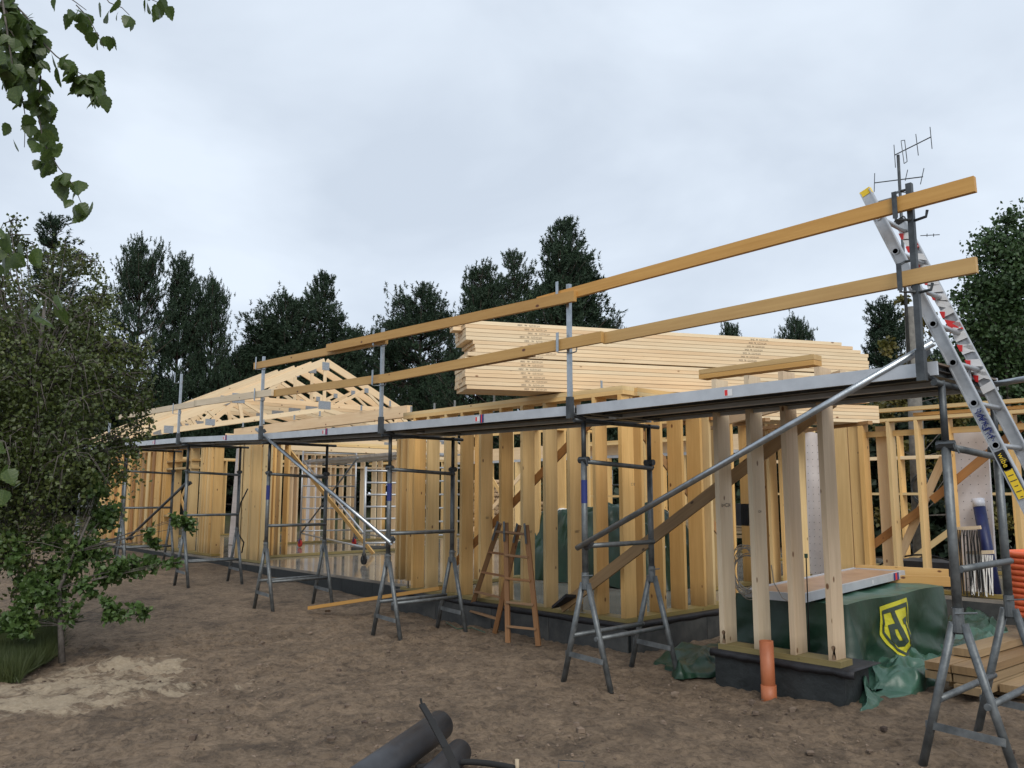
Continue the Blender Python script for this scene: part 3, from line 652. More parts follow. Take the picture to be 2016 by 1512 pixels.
def deck(i,row):
    x1=TX[i]-.02; x0=TX[i+1]+.02
    if i==0: x1=TX[0]+.02
    z1=TZ[i]; z0=TZ[i+1]; ya=5.19+row*.56; yb=ya+.545
    nm=['between the two nearest trestles','between the second and third trestles','between the third and fourth trestles','over the terrace, left of the fourth trestle','between the fifth and sixth trestles','at the far left end behind the birch'][i]
    t=thing('walkway_deck','%s aluminium walkway deck %s'%('front' if row==0 else 'rear',nm),'scaffold deck',((x0+x1)/2,(ya+yb)/2,(z0+z1)/2),'walkway decks of the scaffold')
    def Bm(name,y,w_,h,dz,m): return beam(name,t,(x0,y,z0+dz),(x1,y,z1+dz),w_,h,m,(0,1,0))
    Bm('fascia' if row==0 else 'side_rail',ya+.012,.022,.085,-.0425,M_ALUF); Bm('side_rail',yb-.012,.022,.085,-.0425,M_ALUF)
    Bm('deck_board',(ya+yb)/2,.50,.012,-.012,M_DECKT)
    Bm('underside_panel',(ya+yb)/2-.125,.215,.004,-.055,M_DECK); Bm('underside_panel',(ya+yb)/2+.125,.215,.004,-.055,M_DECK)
    Bm('stiffener',(ya+yb)/2,.03,.06,-.045,M_STEEL); 
    for xx,zz in ((x0+.06,z0),(x1-.06,z1)):
        beam('end_rail',t,(xx,ya+.03,zz-.05),(xx,yb-.03,zz-.05),.05,.06,M_GALV,(1,0,0))
    if row==0:
        xm=x0+(x1-x0)*(.55 if i else .5); zm=z0+(z1-z0)*.5
        mb=MB(); mb.add([(xm+.0,ya-.0015,zm-.07),(xm+.07,ya-.0015,zm-.07),(xm+.07,ya-.0015,zm-.02),(xm,ya-.0015,zm-.02)],[(0,1,2,3)],0)
        if i: mb.add([(xm+.075,ya-.0015,zm-.084),(xm+.13,ya-.0015,zm-.084),(xm+.13,ya-.0015,zm-.003),(xm+.075,ya-.0015,zm-.003)],[(0,1,2,3)],2); mb.add([(xm+.09,ya-.002,zm-.084),(xm+.105,ya-.002,zm-.084),(xm+.105,ya-.002,zm-.003),(xm+.09,ya-.002,zm-.003)],[(0,1,2,3)],1)
        mb.add([(xm+.005,ya-.0025,zm-.066),(xm+.03,ya-.0025,zm-.066),(xm+.03,ya-.0025,zm-.024),(xm+.005,ya-.0025,zm-.024)],[(0,1,2,3)],1)
        mb.build('sticker',[M_WTP,M_REDW,M_INKB],t,(xm,ya,zm))
for i in range(6):
    for row in (0,1): deck(i,row)
# guard posts
gp=[(-1.92,2.30,3.53),(-4.86,2.27,3.45),(-7.82,2.30,3.50),(-10.87,2.38,3.55),(-14.0,2.45,3.64),(-17.8,2.5,3.05)]
gl=['dark guard post at the right end of the walkway by the ladder','second guard post from the right, crossing the lumber stack','third guard post from the right, in front of the pines','fourth guard post, in front of the roof trusses','fifth guard post with open fork at its top','short guard post at the far left under the birch']
for i,(x,z0,z1) in enumerate(gp):
    t=thing('guard_post',gl[i],'guard post',(x,5.14,z0),'guard posts along the walkway')
    m=M_STEEL if i==0 else M_GALVN
    mb=MB(); mb.bar((x,5.14,z0),(x,5.14,z1),.035,.035); mb.build('upright',[m],t,(x,5.14,z0))
    mb=MB(); mb.bar((x,5.14,z0-.02),(x,5.14,z0+.17),.05,.05); mb.path([(x,5.14,z0+.03),(x+.03,5.3,z0-.02)],.02,8); mb.build('clamp',[M_STEEL],t,(x,5.14,z0))
    for zz in ([3.36,2.90] if i<3 else ([3.43,2.98] if i==3 else [3.55,3.02] if i==4 else [])):
        mb=MB(); r_=.006 if i else .009
        mb.path([(x,5.12,zz-.07),(x-.06,5.055,zz-.07),(x-.06,5.055,zz+.10)],r_,6); mb.path([(x,5.16,zz-.07),(x+.09,5.13,zz-.07),(x+.1,5.13,zz-.03)],r_,6)
        mb.bar((x-.06,5.05,zz-.06),(x-.06,5.05,zz+.11),.03,.006)
        if i==0: mb.path([(x-.06,5.055,zz+.10),(x-.06,5.15,zz+.14),(x,5.15,zz+.14)],r_,6)
        mb.build('rail_hook',[m],t,(x,5.1,zz))
# guard rails: (x0,z0,x1,z1,dy,label)
gr=[(-1.53,3.40,-5.2,3.335,0,M_RAIL,'upper guard rail plank at the right, sticking out past the end post'),
    (-4.70,3.30,-8.92,3.40,.0,M_RAIL,'upper guard rail plank in the middle, ending left of the third post'),
    (-7.7,3.345,-11.10,3.435,.03,M_RAIL,'leftmost upper guard rail plank, blunt end at the fourth post'),
    (-1.57,2.93,-4.45,2.90,.05,M_RAIL,'lower guard rail plank at the right with a dirty end by the ladder'),
    (-4.43,2.905,-7.78,2.895,0,M_RAIL,'lower guard rail plank with a dark end in front of the lumber stack'),
    (-5.3,2.875,-6.5,2.875,.055,M_ORA,'short orange board tucked under the lower rail by the lumber stack'),
    (-7.62,2.905,-10.55,2.985,.05,M_RAIL,'lower guard rail plank crossing in front of the roof trusses'),
    (-10.45,2.99,-13.2,3.06,0,M_GREY,'pale lower guard rail plank left of the fourth post'),
    (-13.1,3.06,-17.3,3.12,.05,M_GREY,'pale lower guard rail plank running into the birch')]
for (x0,z0,x1,z1,dy,m,lab) in gr:
    yb=5.088+dy*.9-.0
    if lab.startswith('upper guard rail plank in'): yb=5.05
    o=beam('guard_rail',None,(x1,yb,z1),(x0,yb,z0),.038 if dy!=.055 else .03,.095 if dy!=.055 else .045,m,(0,1,0)); tag(o,lab,'guard rail','timber guard rails above the walkway')
# rail ends: dark sawn end
# diagonal tubes
def dtube(p0,p1,lab,m=M_GALVN,r=.024):
    t=thing('brace_tube',lab,'brace tube',p0,'diagonal scaffold tubes')
    tube('tube',t,p0,p1,r,m,16,hollow=True)
    for p in (p0,p1):
        d=(Vector(p1)-Vector(p0)).normalized(); q=Vector(p)+d*(.09 if p is p0 else -.09)
        mb=MB(); mb.bar(q+Vector((0,.02,-.03)),q+Vector((0,.09,.02)),.05,.05); mb.build('coupler',[M_STEEL],t,q)
dtube(AY(1136,1079,5.20),AY(1838,674,5.20),'long diagonal steel tube rising across the front frame to the right end')
dtube(AY(505,845,5.20),AY(770,1070,5.20),'shiny diagonal steel tube falling across the terrace opening',M_GALVN)
dtube(AY(250,1062,5.42),AY(370,948,5.42),'dark diagonal steel tube low behind the oak sapling',M_STEEL)
# end tube sticking out behind the ladder
o=tube('end_tube',None,(-1.95,6.15,2.33),(-1.42,6.0,2.36),.02,M_GALVN,12); tag(o,'short bright tube end sticking out of the walkway behind the ladder','tube')
# ================================================================ ALUMINIUM LADDER
def alu_ladder():
    LP0=Vector((-2.31,5.42,3.66)); LP1=Vector((-1.5,5.42,1.56)); d=(LP1-LP0).normalized()
    foot=LP0+d*((LP0.z-(-.0))/-d.z)
    t=thing('aluminium_ladder','long aluminium ladder leaning on the right end of the scaffold, blue scrawl on its stile','ladder',(foot.x,foot.y,0))
    nrm=Vector((0,1,0)).cross(d).normalized()   # faces along the ladder's broad side
    ys=(0,.44)
    for k,dy in enumerate(ys):
        a=LP0+Vector((0,dy,0)); b_=foot+Vector((0,dy,0))
        if k: a=a-d*(-.12)
        mb=MB(); mb.bar(a,b_,.026,.068,(0,1,0)); 
        for s in (-1,1):
            o_=nrm*(.033*s); mb.bar(a+o_+Vector((0,-.004,0)),b_+o_+Vector((0,-.004,0)),.038,.007,(0,1,0))
        mb.build('stile',[M_ALU],t,a)
        mb=MB(); mb.bar(a-d*.012,a+d*.03,.034,.074,(0,1,0)); mb.build('end_cap',[M_YELP if k==0 else M_RUB],t,a)
    L=(foot-LP0).length; s=.22; i=0
    while s<L-.1:
        p=LP0+d*s
        tube('rung',t,p+Vector((0,-.0,0)),p+Vector((0,.44,0)),.0165,M_ALU,10)
        mb=MB()
        q=p+Vector((0,-.026,0)); ring=[q+d*.017*math.cos(a)+nrm*.017*math.sin(a) for a in [2*math.pi*k/12 for k in range(12)]]
        mb.add(ring,[tuple(range(11,-1,-1))]); mb.add(ring,[tuple(range(12))]); mb.build('rung_socket',[M_RUB],t,q)
        q=p+Vector((0,-.0248,0)); mb=MB(); ring=[q+d*.023*math.cos(a)+nrm*.023*math.sin(a) for a in [2*math.pi*k/14 for k in range(14)]]; mb.add(ring,[tuple(range(14))]); mb.build('rung_collar',[M_ALU],t,q)
        s+=.28; i+=1
    # stickers on the near stile (flat print): yellow label and black brand patch
    def on_stile(px,py,l_,w_,m,name,y=-.0275):
        p=AY(px,py,5.42-.0275); s_=(p-LP0).dot(d); c=LP0+d*s_+Vector((0,y,0))
        mb=MB(); mb.add([c-d*l_/2-nrm*w_/2,c+d*l_/2-nrm*w_/2,c+d*l_/2+nrm*w_/2,c-d*l_/2+nrm*w_/2],[(0,1,2,3)]); mb.build(name,[m],t,c); return c
    c=on_stile(1970,908,.12,.052,M_RUB,'label_patch')
    me=text_mesh('wibe',.046,M_YELP)
    X=d; Z=Vector((0,-1,0)); Y=Z.cross(X); 
    Mx=Matrix((X,Y,Z)).transposed().to_4x4(); Mx.translation=c+Vector((0,-.002,0)); link('label_text',me,t,Mx)
    c=on_stile(1992,947,.22,.046,M_YELP,'label_patch')
    for k in range(7):
        q=c+d*(-.1+.033*k); mb=MB(); ll=(.02,.036,.03,.038,.02,.03,.015)[k]
        mb.add([q+Vector((0,-.0285-.0+.0275-.001,0))-nrm*ll/2,q+Vector((0,-.0015,0))+nrm*ll/2,q+Vector((0,-.0015,0))+nrm*ll/2+d*.005,q+Vector((0,-.0015,0))-nrm*ll/2+d*.005],[(0,1,2,3)]); mb.build('label_print',[M_INK],t,q)
    # blue scribble
    rr=random.Random(4); c0=AY(1925,818,5.42-.0275); c1=AY(1950,878,5.42-.0275); mb=MB(); s0=(c0-LP0).dot(d); s1=(c1-LP0).dot(d); pts=[]
    for k in range(70):
        s_=s0+(s1-s0)*k/69-.03+rr.uniform(-.012,.012); pts.append(LP0+d*s_+nrm*rr.uniform(-.026,.026)+Vector((0,-.0285,0)))
    mb.path(pts,.0026,4); mb.build('blue_scrawl',[M_INKB],t,c0)
    # bracket plate at the head and barrier tape wound along the far stile
    p=LP0+d*.1+Vector((0,.1,0)); mb=MB(); mb.bar(p,p+Vector((.12,.05,.02)),.004,.08); mb.build('head_bracket',[M_ALU],t,p)
    tp=thing('barrier_tape','red and white barrier tape wound round the far stile of the aluminium ladder','barrier tape',LP0+Vector((0,.44,-.2)))
    mw=MB(); mr=MB()
    for k in range(20):
        s_=.20+k*.065+rr.uniform(-.02,.02); p=LP0+d*s_+Vector((0,.44,0)); jit=rr.uniform(-.04,.04)
        q=[p+nrm*.038+Vector((0,-.03,0)),p-nrm*(.04)+Vector((0,-.032,0))+d*(.03+jit),p-nrm*.04+Vector((0,-.032,0))+d*(.085+jit),p+nrm*.038+Vector((0,-.031,0))+d*(.05)]
        (mr if k in (2,11) else mw).add(q,[(0,1,2,3)])
        if k%2==0: mr.add([p+nrm*.042+Vector((0,-.034,0)),p+nrm*.01+Vector((0,-.036,0))+d*.02,p+nrm*.03+Vector((0,-.036,0))+d*.06,p+nrm*.044+Vector((0,-.034,0))+d*.05],[(0,1,2,3)])
    mw.build('white_band',[M_WTP],tp,kind='stuff'); mr.build('red_band',[M_REDW],tp,kind='stuff')
alu_ladder()
# ================================================================ WOODEN STEPLADDER
def stepladder():
    t=thing('wooden_stepladder','brown wooden double stepladder standing against the main stud wall','stepladder',(-7.2,6.4,0))
    topL=AY(982,1028,6.35); topL2=AY(990,1028,6.35)
    # four legs: front left pair and right pair as measured on the soil
    fl=[AZ(918,1224,0),AZ(1000,1262,0)]   # left side frame: rear, front
    tl_=[AY(984,1030,6.42),AY(996,1030,6.32)]
    fr_=[AZ(974,1243,.01),AZ(1060,1268,0)]; tr_=[AY(1022,1034,6.42),AY(1036,1034,6.32)]
    F=[(tl_[0],fl[0]),(tl_[1],fl[1]),(tr_[0],fr_[0]),(tr_[1],fr_[1])]
    # side frames: (left rear, right rear) and (left front, right front)
    for a,b_ in F: beam('stile',t,b_-Vector((0,0,.02)),a,.055,.028,M_LAD,(1,.4,0))
    for (A,B) in ((F[0],F[2]),(F[1],F[3])):
        for k in range(5):
            s=.08+.2*k
            p=A[0].lerp(A[1],s); q=B[0].lerp(B[1],s); beam('step',t,p,q,.026,.06,M_LAD,(0,.2,1))
    for (a,b_) in ((F[0],F[1]),(F[2],F[3])):
        
        for q_ in (a,b_): mb=MB(); mb.bar(q_[0].lerp(q_[1],.16)+Vector((0,-.03,0)),q_[0]+Vector((0,-.03,.02)),.03,.006,(1,0,0)); mb.build('hinge',[M_GALV],t,q_[0])
stepladder()
# ================================================================ TARPED PALLET, PANEL, TARPS
def tarp_surface(name,poly_fn,nu,nv,mats,parent=None,thick=.004,kind=None):
    V=[];F=[]
    for j in range(nv+1):
        for i in range(nu+1): V.append(tuple(poly_fn(i/nu,j/nv)))
    for j in range(nv):
        for i in range(nu): a=j*(nu+1)+i; F.append((a,a+1,a+nu+2,a+nu+1))
    me=mesh_from(V,F,mats,smooth=True); o=link(name,me,parent); 
    return o
def ridged(x,y,s,seed=0):
    a=noise.noise(Vector((x*s+seed,y*s,1.7+seed))); b_=noise.noise(Vector((x*s*2.1+5,y*s*2.1+seed,4.2)))
    return (1-abs(a)*2.4)+.4*(1-abs(b_)*2.4)
def tfold(x,y,tt,ed):
    return tt*.06*math.sin(x*9+y*7+tt*2.2)+tt*(.015+.055*tt)*ridged(x+tt*.7,y-tt*.5,2.3)+tt*.008*ridged(y+tt,x,6)+(.07*math.exp(-ed*8))*tt
def tarped_pallet():
    t=thing('tarped_pallet','pallet load wrapped in dark green tarpaulin with a yellow shield print','tarped pallet',(-3.87,8.05,0))
    x0,x1,y0,y1,zt=-4.42,-3.34,6.95,9.12,.66
    # perimeter skirt with folds
    per=[(x0,y1),(x0,y0),(x1,y0),(x1,y1),(x0,y1)]
    seg=[]; 
    for k in range(4):
        a=Vector(per[k]);b_=Vector(per[k+1]); n_=int((b_-a).length/.035)
        nr=Vector(((b_-a).y,-(b_-a).x)).normalized()
        for i in range(n_): seg.append((a.lerp(b_,i/n_),nr,min(i/n_,1-i/n_)*(b_-a).length))
    V=[];F=[]; NV=22; n_=len(seg)
    for (p,nr,ed) in seg:
        for j in range(NV+1):
            tt=j/NV; z=zt-tt*(zt-.03)
            fold=tfold(p.x,p.y,tt,ed)
            pt=p+nr*(fold+.02*tt)
            V.append((pt.x,pt.y,z+.008*math.sin(p.y*5+p.x*3)*(1-tt)))
    for i in range(n_):
        k=(i+1)%n_
        for j in range(NV): F.append((i*(NV+1)+j,k*(NV+1)+j,k*(NV+1)+j+1,i*(NV+1)+j+1))
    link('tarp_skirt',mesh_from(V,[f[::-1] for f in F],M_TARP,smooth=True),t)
    def top(u,v):
        x=x0+(x1-x0)*u; y=y0+(y1-y0)*v; e=min(u,1-u,v,1-v)
        return (x,y,zt+.008*math.sin(y*5+x*3)+(.012*ridged(x,y,2.5) if e>.02 else 0))
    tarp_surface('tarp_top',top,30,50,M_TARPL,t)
    # shield print on the long side (flat print, 2 mm proud), letters stand on their side as printed
    def sp(u,v): # u along +y (0..1), v up (0..1) on the +x face
        y=7.58+u*.58; z=.10+v*.52; tt=(zt-z)/(zt-.03)
        p=Vector((x1,y)); fold=tfold(x1,y,tt,min(y-y0,y1-y))
        return Vector((x1+fold+.02*tt,y,z))
    def poly(pts,m,off,name):
        # fan of small strips keeps to the folded cloth
        me=bpy.data.meshes.new('p'); bm=bmesh.new(); vs=[bm.verts.new((a,b_,0)) for a,b_ in pts]; bm.faces.new(vs)
        for q in range(1,14):
            bmesh.ops.bisect_plane(bm,geom=bm.verts[:]+bm.edges[:]+bm.faces[:],plane_co=(0,q/14,0),plane_no=(0,1,0))
        for q in range(1,10):
            bmesh.ops.bisect_plane(bm,geom=bm.verts[:]+bm.edges[:]+bm.faces[:],plane_co=(q/10,0,0),plane_no=(1,0,0))
        for v in bm.verts: c=sp(v.co.x,v.co.y); v.co=(c.x+off,c.y,c.z)
        bm.to_mesh(me); bm.free(); me.materials.append(m); return link(name,me,t)
    poly([(0,.93),(0,.45),(.25,.12),(.5,-.0),(.75,.12),(1,.45),(1,1.0)],M_LOGO,.006,'shield_print')
    D=M_LOGOD
    for pts in ([(.06,.86),(.06,.79),(.94,.86),(.94,.93)],[(.06,.86),(.06,.47),(.11,.47),(.11,.84)],[(.94,.92),(.94,.47),(.89,.47),(.89,.90)],
                [(.06,.48),(.29,.16),(.5,.05),(.5,.11),(.31,.21),(.11,.49)],[(.94,.48),(.71,.16),(.5,.05),(.5,.11),(.69,.21),(.89,.49)],
                [(.33,.83),(.46,.84),(.60,.30),(.48,.22)],[(.20,.60),(.22,.35),(.34,.22),(.50,.22),(.49,.32),(.38,.33),(.33,.42),(.33,.52),(.42,.52),(.40,.62)],
                [(.66,.66),(.84,.69),(.84,.60),(.66,.57)],[(.72,.60),(.80,.60),(.72,.22),(.66,.24)],[(.70,.42),(.84,.36),(.84,.28),(.70,.33)]):
        poly(pts,D,.012,'shield_lettering')
    # second half print just past the far corner
tarped_pallet()
def deck_panel():
    t=thing('deck_panel','brown plywood scaffold panel in aluminium frame lying on the green tarped load','scaffold panel',(-3.7,7.6,.75))
    z=.70
    A=AZ(1580,1178,z+.02); B=AZ(1779,1130,z+.05); D=Vector((B.x-A.x,B.y-A.y,.03)); 
    a=Vector((A.x,A.y,z+.02)); b_=a+D*1.0
    P0=AZ(1470,1168,z+.02); side=Vector((P0.x-a.x,P0.y-a.y,0))
    sl_=side.length
    M_='x'
    beam('plywood_sheet',t,a+side/2+Vector((0,0,.02)),b_+side/2+Vector((0,0,.02)),sl_-.03,.012,M_PLYB,side)
    for s in (0,1): beam('frame_rail',t,a+side*s,b_+side*s,.03,.075,M_ALUF,side)
    for p in (a,b_): beam('frame_end',t,p-side*.01,p+side*1.01,.03,.07,M_ALUF,D)
    q=a.lerp(b_,.86)-Vector((D.y,-D.x,0)).normalized()*-.0175; mb=MB(); dd=D.normalized()
    for k,m in ((0,0),(1,1),(2,0)):
        p=q+dd*(.05*k); mb.add([p+Vector((0,0,-.036)),p+dd*.05+Vector((0,0,-.036)),p+dd*.05+Vector((0,0,.036)),p+Vector((0,0,.036))],[(0,1,2,3)],m)
    mb.build('sticker',[M_INKB,M_REDW],t,q)
    q=a.lerp(b_,.62)-Vector((D.y,-D.x,0)).normalized()*-.0175; mb=MB(); mb.add([q+Vector((0,0,-.02)),q+dd*.03+Vector((0,0,-.02)),q+dd*.03+Vector((0,0,.02)),q+Vector((0,0,.02))],[(0,1,2,3)]); mb.build('sticker',[M_WTP],t,q)
deck_panel()
o=beam('loose_board',None,AZ(1684,1122,.76),AZ(1868,1132,.74),.12,.05,M_YEL,(0,0,1)); tag(o,'short pinkish board lying across the far end of the green tarped load','board')
o=beam('loose_board',None,AZ(1700,1140,.70),AZ(1870,1145,.69),.1,.045,M_RAIL,(0,0,1)); tag(o,'short dark board under the pinkish one on the green tarped load','board')
def crumple(name,label,quad,amp,nu,nv,mat_,seed,zbase=.0):
    q=[Vector((p.x,p.y,0)) for p in quad]
    def fn(u,v):
        p=(q[0].lerp(q[1],u)).lerp(q[3].lerp(q[2],u),v); e=min(u,1-u,v,1-v)
        wob=Vector((noise.noise(Vector((u*4,v*4,seed))),noise.noise(Vector((u*4,v*4,seed+9))),0))*.14
        p=p+wob; r=max(0,.75*ridged(p.x,p.y,2.4,seed)+.3*ridged(p.x+3,p.y,4.6,seed))
        z=zbase+amp*(.15+.85*r)*min(1,e*7)-.03*(e<.01)
        return (p.x,p.y,z)
    o=tarp_surface(name,fn,nu,nv,mat_)
    tag(o,label,'tarpaulin','loose green tarpaulin heaps'); return o
crumple('loose_tarp','crumpled green tarpaulin spilling onto the soil right of the front footing',[AZ(1672,1335,0),AZ(1690,1400,0),AZ(1850,1345,0),AZ(1800,1290,0)],.17,90,60,M_TARPL,2.0)
crumple('loose_tarp','dull green tarpaulin lying flat between the pallet and the plank pile',[AZ(1700,1320,0),AZ(1830,1345,0),AZ(2016,1255,0),AZ(1850,1235,0)],.13,90,60,M_TARPL,5.0)
crumple('loose_tarp','dark green tarpaulin folds in the gap left of the front footing',[AZ(1300,1300,0),AZ(1330,1330,0),AZ(1440,1325,0),AZ(1440,1275,0)],.13,70,50,M_TARP,7.0)
crumple('loose_tarp','dark green tarpaulin folds on the soil behind the right trestle',[AZ(1850,1255,0),AZ(1890,1275,0),AZ(1985,1240,0),AZ(1920,1215,0)],.15,60,40,M_TARP,11.0)
p=AZ(1772,1302,.02); q=AZ(1860,1262,.12); 
o=beam('plywood_offcut',None,p,q,.16,.02,M_BRN,(.2,0,1)); tag(o,'dirty brown plywood offcut leaning on the tarped load below the shield','plywood offcut')
# plank pile lower right
def plankpile():
    a=AZ(1850,1345,.05); dr=(AZ(2016,1262,.2)-AZ(1836,1315,.2)); dr.z=0; dr.normalize(); sd=Vector((dr.y,-dr.x,0))
    base=AZ(1840,1318,.2)
    labs=['top rear plank','upper middle plank','upper front plank','lower rear plank','lower middle plank','lower front plank','lowest plank, projecting furthest to the front']
    spec=[(-.10,.30,.30),(.0,0,.235),(.0,.21,.235),(.0,0,.165),(.01,.215,.165),(-.05,.24,.10),(.25,.46,.10)]
    for (s,lat,z),lb_ in zip(spec,labs):
        p=Vector((base.x,base.y,0))+dr*(s+.05)+sd*(lat)+Vector((0,0,z-.02)); 
        if lb_.startswith('top'): p=Vector((base.x,base.y,0))+dr*.45+sd*.05+Vector((0,0,.285))
        o=beam('site_plank',None,p,p+dr*2.4,.2,.06,M_OLD,sd); tag(o,lb_+' of the weathered plank pile at the lower right','plank','weathered planks in the pile at the right')
    for s in (.5,1.8):
        p=Vector((base.x,base.y,0))+dr*s; o=beam('timber_block',None,p-sd*.1+Vector((0,0,.02)),p+sd*.6+Vector((0,0,.02)),.07,.07,M_OLD,(0,0,1)); tag(o,'%s crosswise timber block under the plank pile'%('front' if s<1 else 'back'),'block','blocks under the plank pile')
plankpile()
# orange drain pipe in front of the footing
pp=AY(1514,1372,6.07); t=thing('drain_pipe','upright orange drain pipe standing in front of the dark footing','drain pipe',(pp.x,6.07,0))
tube('pipe',t,(pp.x-.0,6.07,-.1),(pp.x-.005,6.07,.425),.055,M_ORP,28,hollow=True); tube('socket',t,(pp.x,6.07,-.1),(pp.x,6.07,.09),.061,M_ORP,28)
# green rod
t=thing('marker_rod','thin dark rod with green knob standing inside the front frame','rod',(-3.35,6.6,0))
p0=AY(1594,1290,6.55); p1=AY(1587,1096,6.55); tube('rod',t,p0,p1,.005,M_RUB,8); mb=MB(); mb.path([p1-Vector((0,0,.01)),p1+Vector((0,0,.025))],.014,10); mb.build('knob',[M_TARPL],t,p1)
# cable coil on the front frame
def coil():
    c=AY(1468,1120,6.46); t=thing('cable_coil','grey cable coil hanging inside the pale front frame','cable coil',c)
    rr=random.Random(9)
    for k in range(9):
        mb=MB(); r1=rr.uniform(.11,.17); r2=rr.uniform(.15,.23); ox=rr.uniform(-.03,.03); pts=[]
        for i in range(29):
            a=2*math.pi*i/28; pts.append(c+Vector((ox+r1*math.cos(a),.02*math.sin(a*2+k)+rr.uniform(-.002,.002)+.01*k,r2*math.sin(a)-.0-.02*k*.3)))
        mb.path(pts,.0045,6); mb.build('cable_loop',[M_CABLE],t,c,smooth=True)
    mb=MB(); pts=[c+Vector((.25,0,.05)),c+Vector((.27,0,-.1)),c+Vector((.33,.02,-.22)),c+Vector((.42,.02,-.26))]; mb.path(pts,.0045,6); mb.build('cable_tail',[M_CABLE],t,c)
coil()
# ================================================================ THINGS ON THE SLAB
def foil_panel(label,px0,px1,pyt,pyb,Y,lean=.12,dots=True):
    a=AY(px0,pyb,Y); b_=AY(px1,pyb,Y); zt=AY(px0,pyt,Y).z; zb=ZS+.005
    t=thing('wrapped_panel',label,'wrapped panel',((a.x+b_.x)/2,Y,zb),'white wrapped insulation panels')
    V=[];F=[]; nu,nv=16,24
    for j in range(nv+1):
        for i in range(nu+1):
            u=i/nu;v=j/nv; x=a.x+(b_.x-a.x)*u; V.append((x,Y+lean*v+.006*math.sin(u*9+v*3),zb+(zt-zb)*v+(.02*math.sin(u*6) if j==nv else 0)))
    for j in range(nv):
        for i in range(nu): q=j*(nu+1)+i; F.append((q,q+1,q+nu+2,q+nu+1))
    me=mesh_from(V,F,M_FOIL,smooth=True); o=link('wrap_sheet',me,t); sm=o.modifiers.new('s','SOLIDIFY'); sm.thickness=.05; sm.offset=-1; me.polygons.foreach_set('use_smooth',[False]*len(me.polygons))
    if dots:
        mb=MB(); nx_=max(2,int(abs(b_.x-a.x)/.085)); nz_=int((zt-zb-.15)/.11)
        for j in range(nz_):
            for i in range(nx_):
                u=(i+.5)/nx_; v=(j+.6)/nz_*.93; x=a.x+(b_.x-a.x)*u; y=Y+lean*v+.006*math.sin(u*9+v*3)-.008; z=zb+(zt-zb)*v; s=.0048
                mb.add([(x-s,y,z-s),(x+s,y,z-s),(x+s,y,z+s),(x-s,y,z+s)],[(0,1,2,3)])
        mb.build('printed_dots',[M_INK],t)
    return t,a,b_,zt
foil_panel('large white wrapped panel with dotted print leaning inside the right wing',1884,1962,843,1160,12.15)
foil_panel('white wrapped panel standing behind the pale front frame',1590,1630,852,1106,12.6)
foil_panel('white wrapped panel seen through the doorway of the left wing',450,478,884,1066,9.2,.1)
foil_panel('white wrapped panel standing behind the rolling tower',598,622,905,1040,13.5,.1,False)
def roll():
    p0=AY(1957,1132,11.9); p1=AY(1928,998,12.05); t=thing('membrane_roll','dark blue membrane roll leaning on the dotted panel','roll',(p0.x,11.9,ZS))
    p0.z=ZS+.02; tube('roll_body',t,p0,p1,.075,M_BLUE,24); d=(p1-p0).normalized(); tube('roll_end_wrap',t,p1,p1+d*.11,.077,M_FOILG,20)
roll()
def broom(px,py,lab,white=True):
    c=AY(px,py,11.75); c.z=max(c.z,ZS+.3); t=thing('strap_bundle',lab,'strap bundle',(c.x,11.75,ZS),'bundles of straps inside the right wing')
    beam('wood_bar',t,c+Vector((-.16,0,.0)),c+Vector((.16,0,.03)),.05,.045,M_GREY,(0,1,0)); rr=random.Random(int(px))
    for k in range(16):
        x=-.15+.02*k; mb=MB(); mb.path([c+Vector((x,-.03,-.01)),c+Vector((x+rr.uniform(-.01,.01),-.05,-.14)),c+Vector((x+rr.uniform(-.03,.05),-.08,ZS-c.z+rr.uniform(.0,.08)))],.007,5); mb.build('strap',[M_WHT if white else M_RUB],t,c)
broom(1930,1090,'bundle of white plastic straps hanging from a bar inside the right wing')
broom(1905,1042,'bundle of black straps behind the white ones inside the right wing',False)
o=box('rubble_tub',None,(-5.3,12.6,ZS),(-4.3,13.3,.62),M_PIPE); tag(o,'dark grey mortar tub on the slab behind the yellow studs','tub')
mb=MB(); pts=[AY(1690,1135,12.2)+Vector((0,0,0))]+[AY(1740+20*k,1108-16*math.sin(k/7*3.1),12.2) for k in range(8)]+[AY(1880,1150,12.2)]; mb.path(pts,.012,8); o=mb.build('black_hose',[M_RUB],smooth=True); tag(o,'black hose arching over the tub in the right wing','hose')
# orange conduit coil and red bag at the right edge
def conduit():
    c=AY(2066,1172,8.6); t=thing('conduit_coil','coil of corrugated orange conduit cut by the right edge','conduit coil',(c.x,c.y,0))
    for k in range(11):
        pts=[]; r_=.30; z=c.z+.36-.052*k
        for i in range(25): a=2*math.pi*i/24; pts.append(Vector((c.x+r_*math.cos(a)+.004*math.sin(k*2),c.y+r_*math.sin(a),z)))
        mb=MB(); mb.path(pts,.027,8); mb.build('coil_turn',[M_ORC],t,(c.x,c.y,z),smooth=True)
conduit()
def lump(name,c,r,m,lab,cat,seed=1,sq=.6,group=None):
    bm=bmesh.new(); bmesh.ops.create_icosphere(bm,subdivisions=4,radius=1)
    for v in bm.verts:
        n_=ridged(v.co.x,v.co.y+v.co.z,1.6,seed)*.13+1; v.co=Vector((v.co.x*r[0],v.co.y*r[1],v.co.z*r[2]))*n_
    me=bpy.data.meshes.new(name); bm.to_mesh(me); bm.free(); me.materials.append(m); me.polygons.foreach_set('use_smooth',[True]*len(me.polygons))
    o=link(name,me,None,Matrix.Translation(c)); tag(o,lab,cat,group); return o
lump('red_bag',AY(2030,1105,8.9),(.22,.16,.10),M_RED,'red bag lying on top of the orange conduit coil','bag',3)
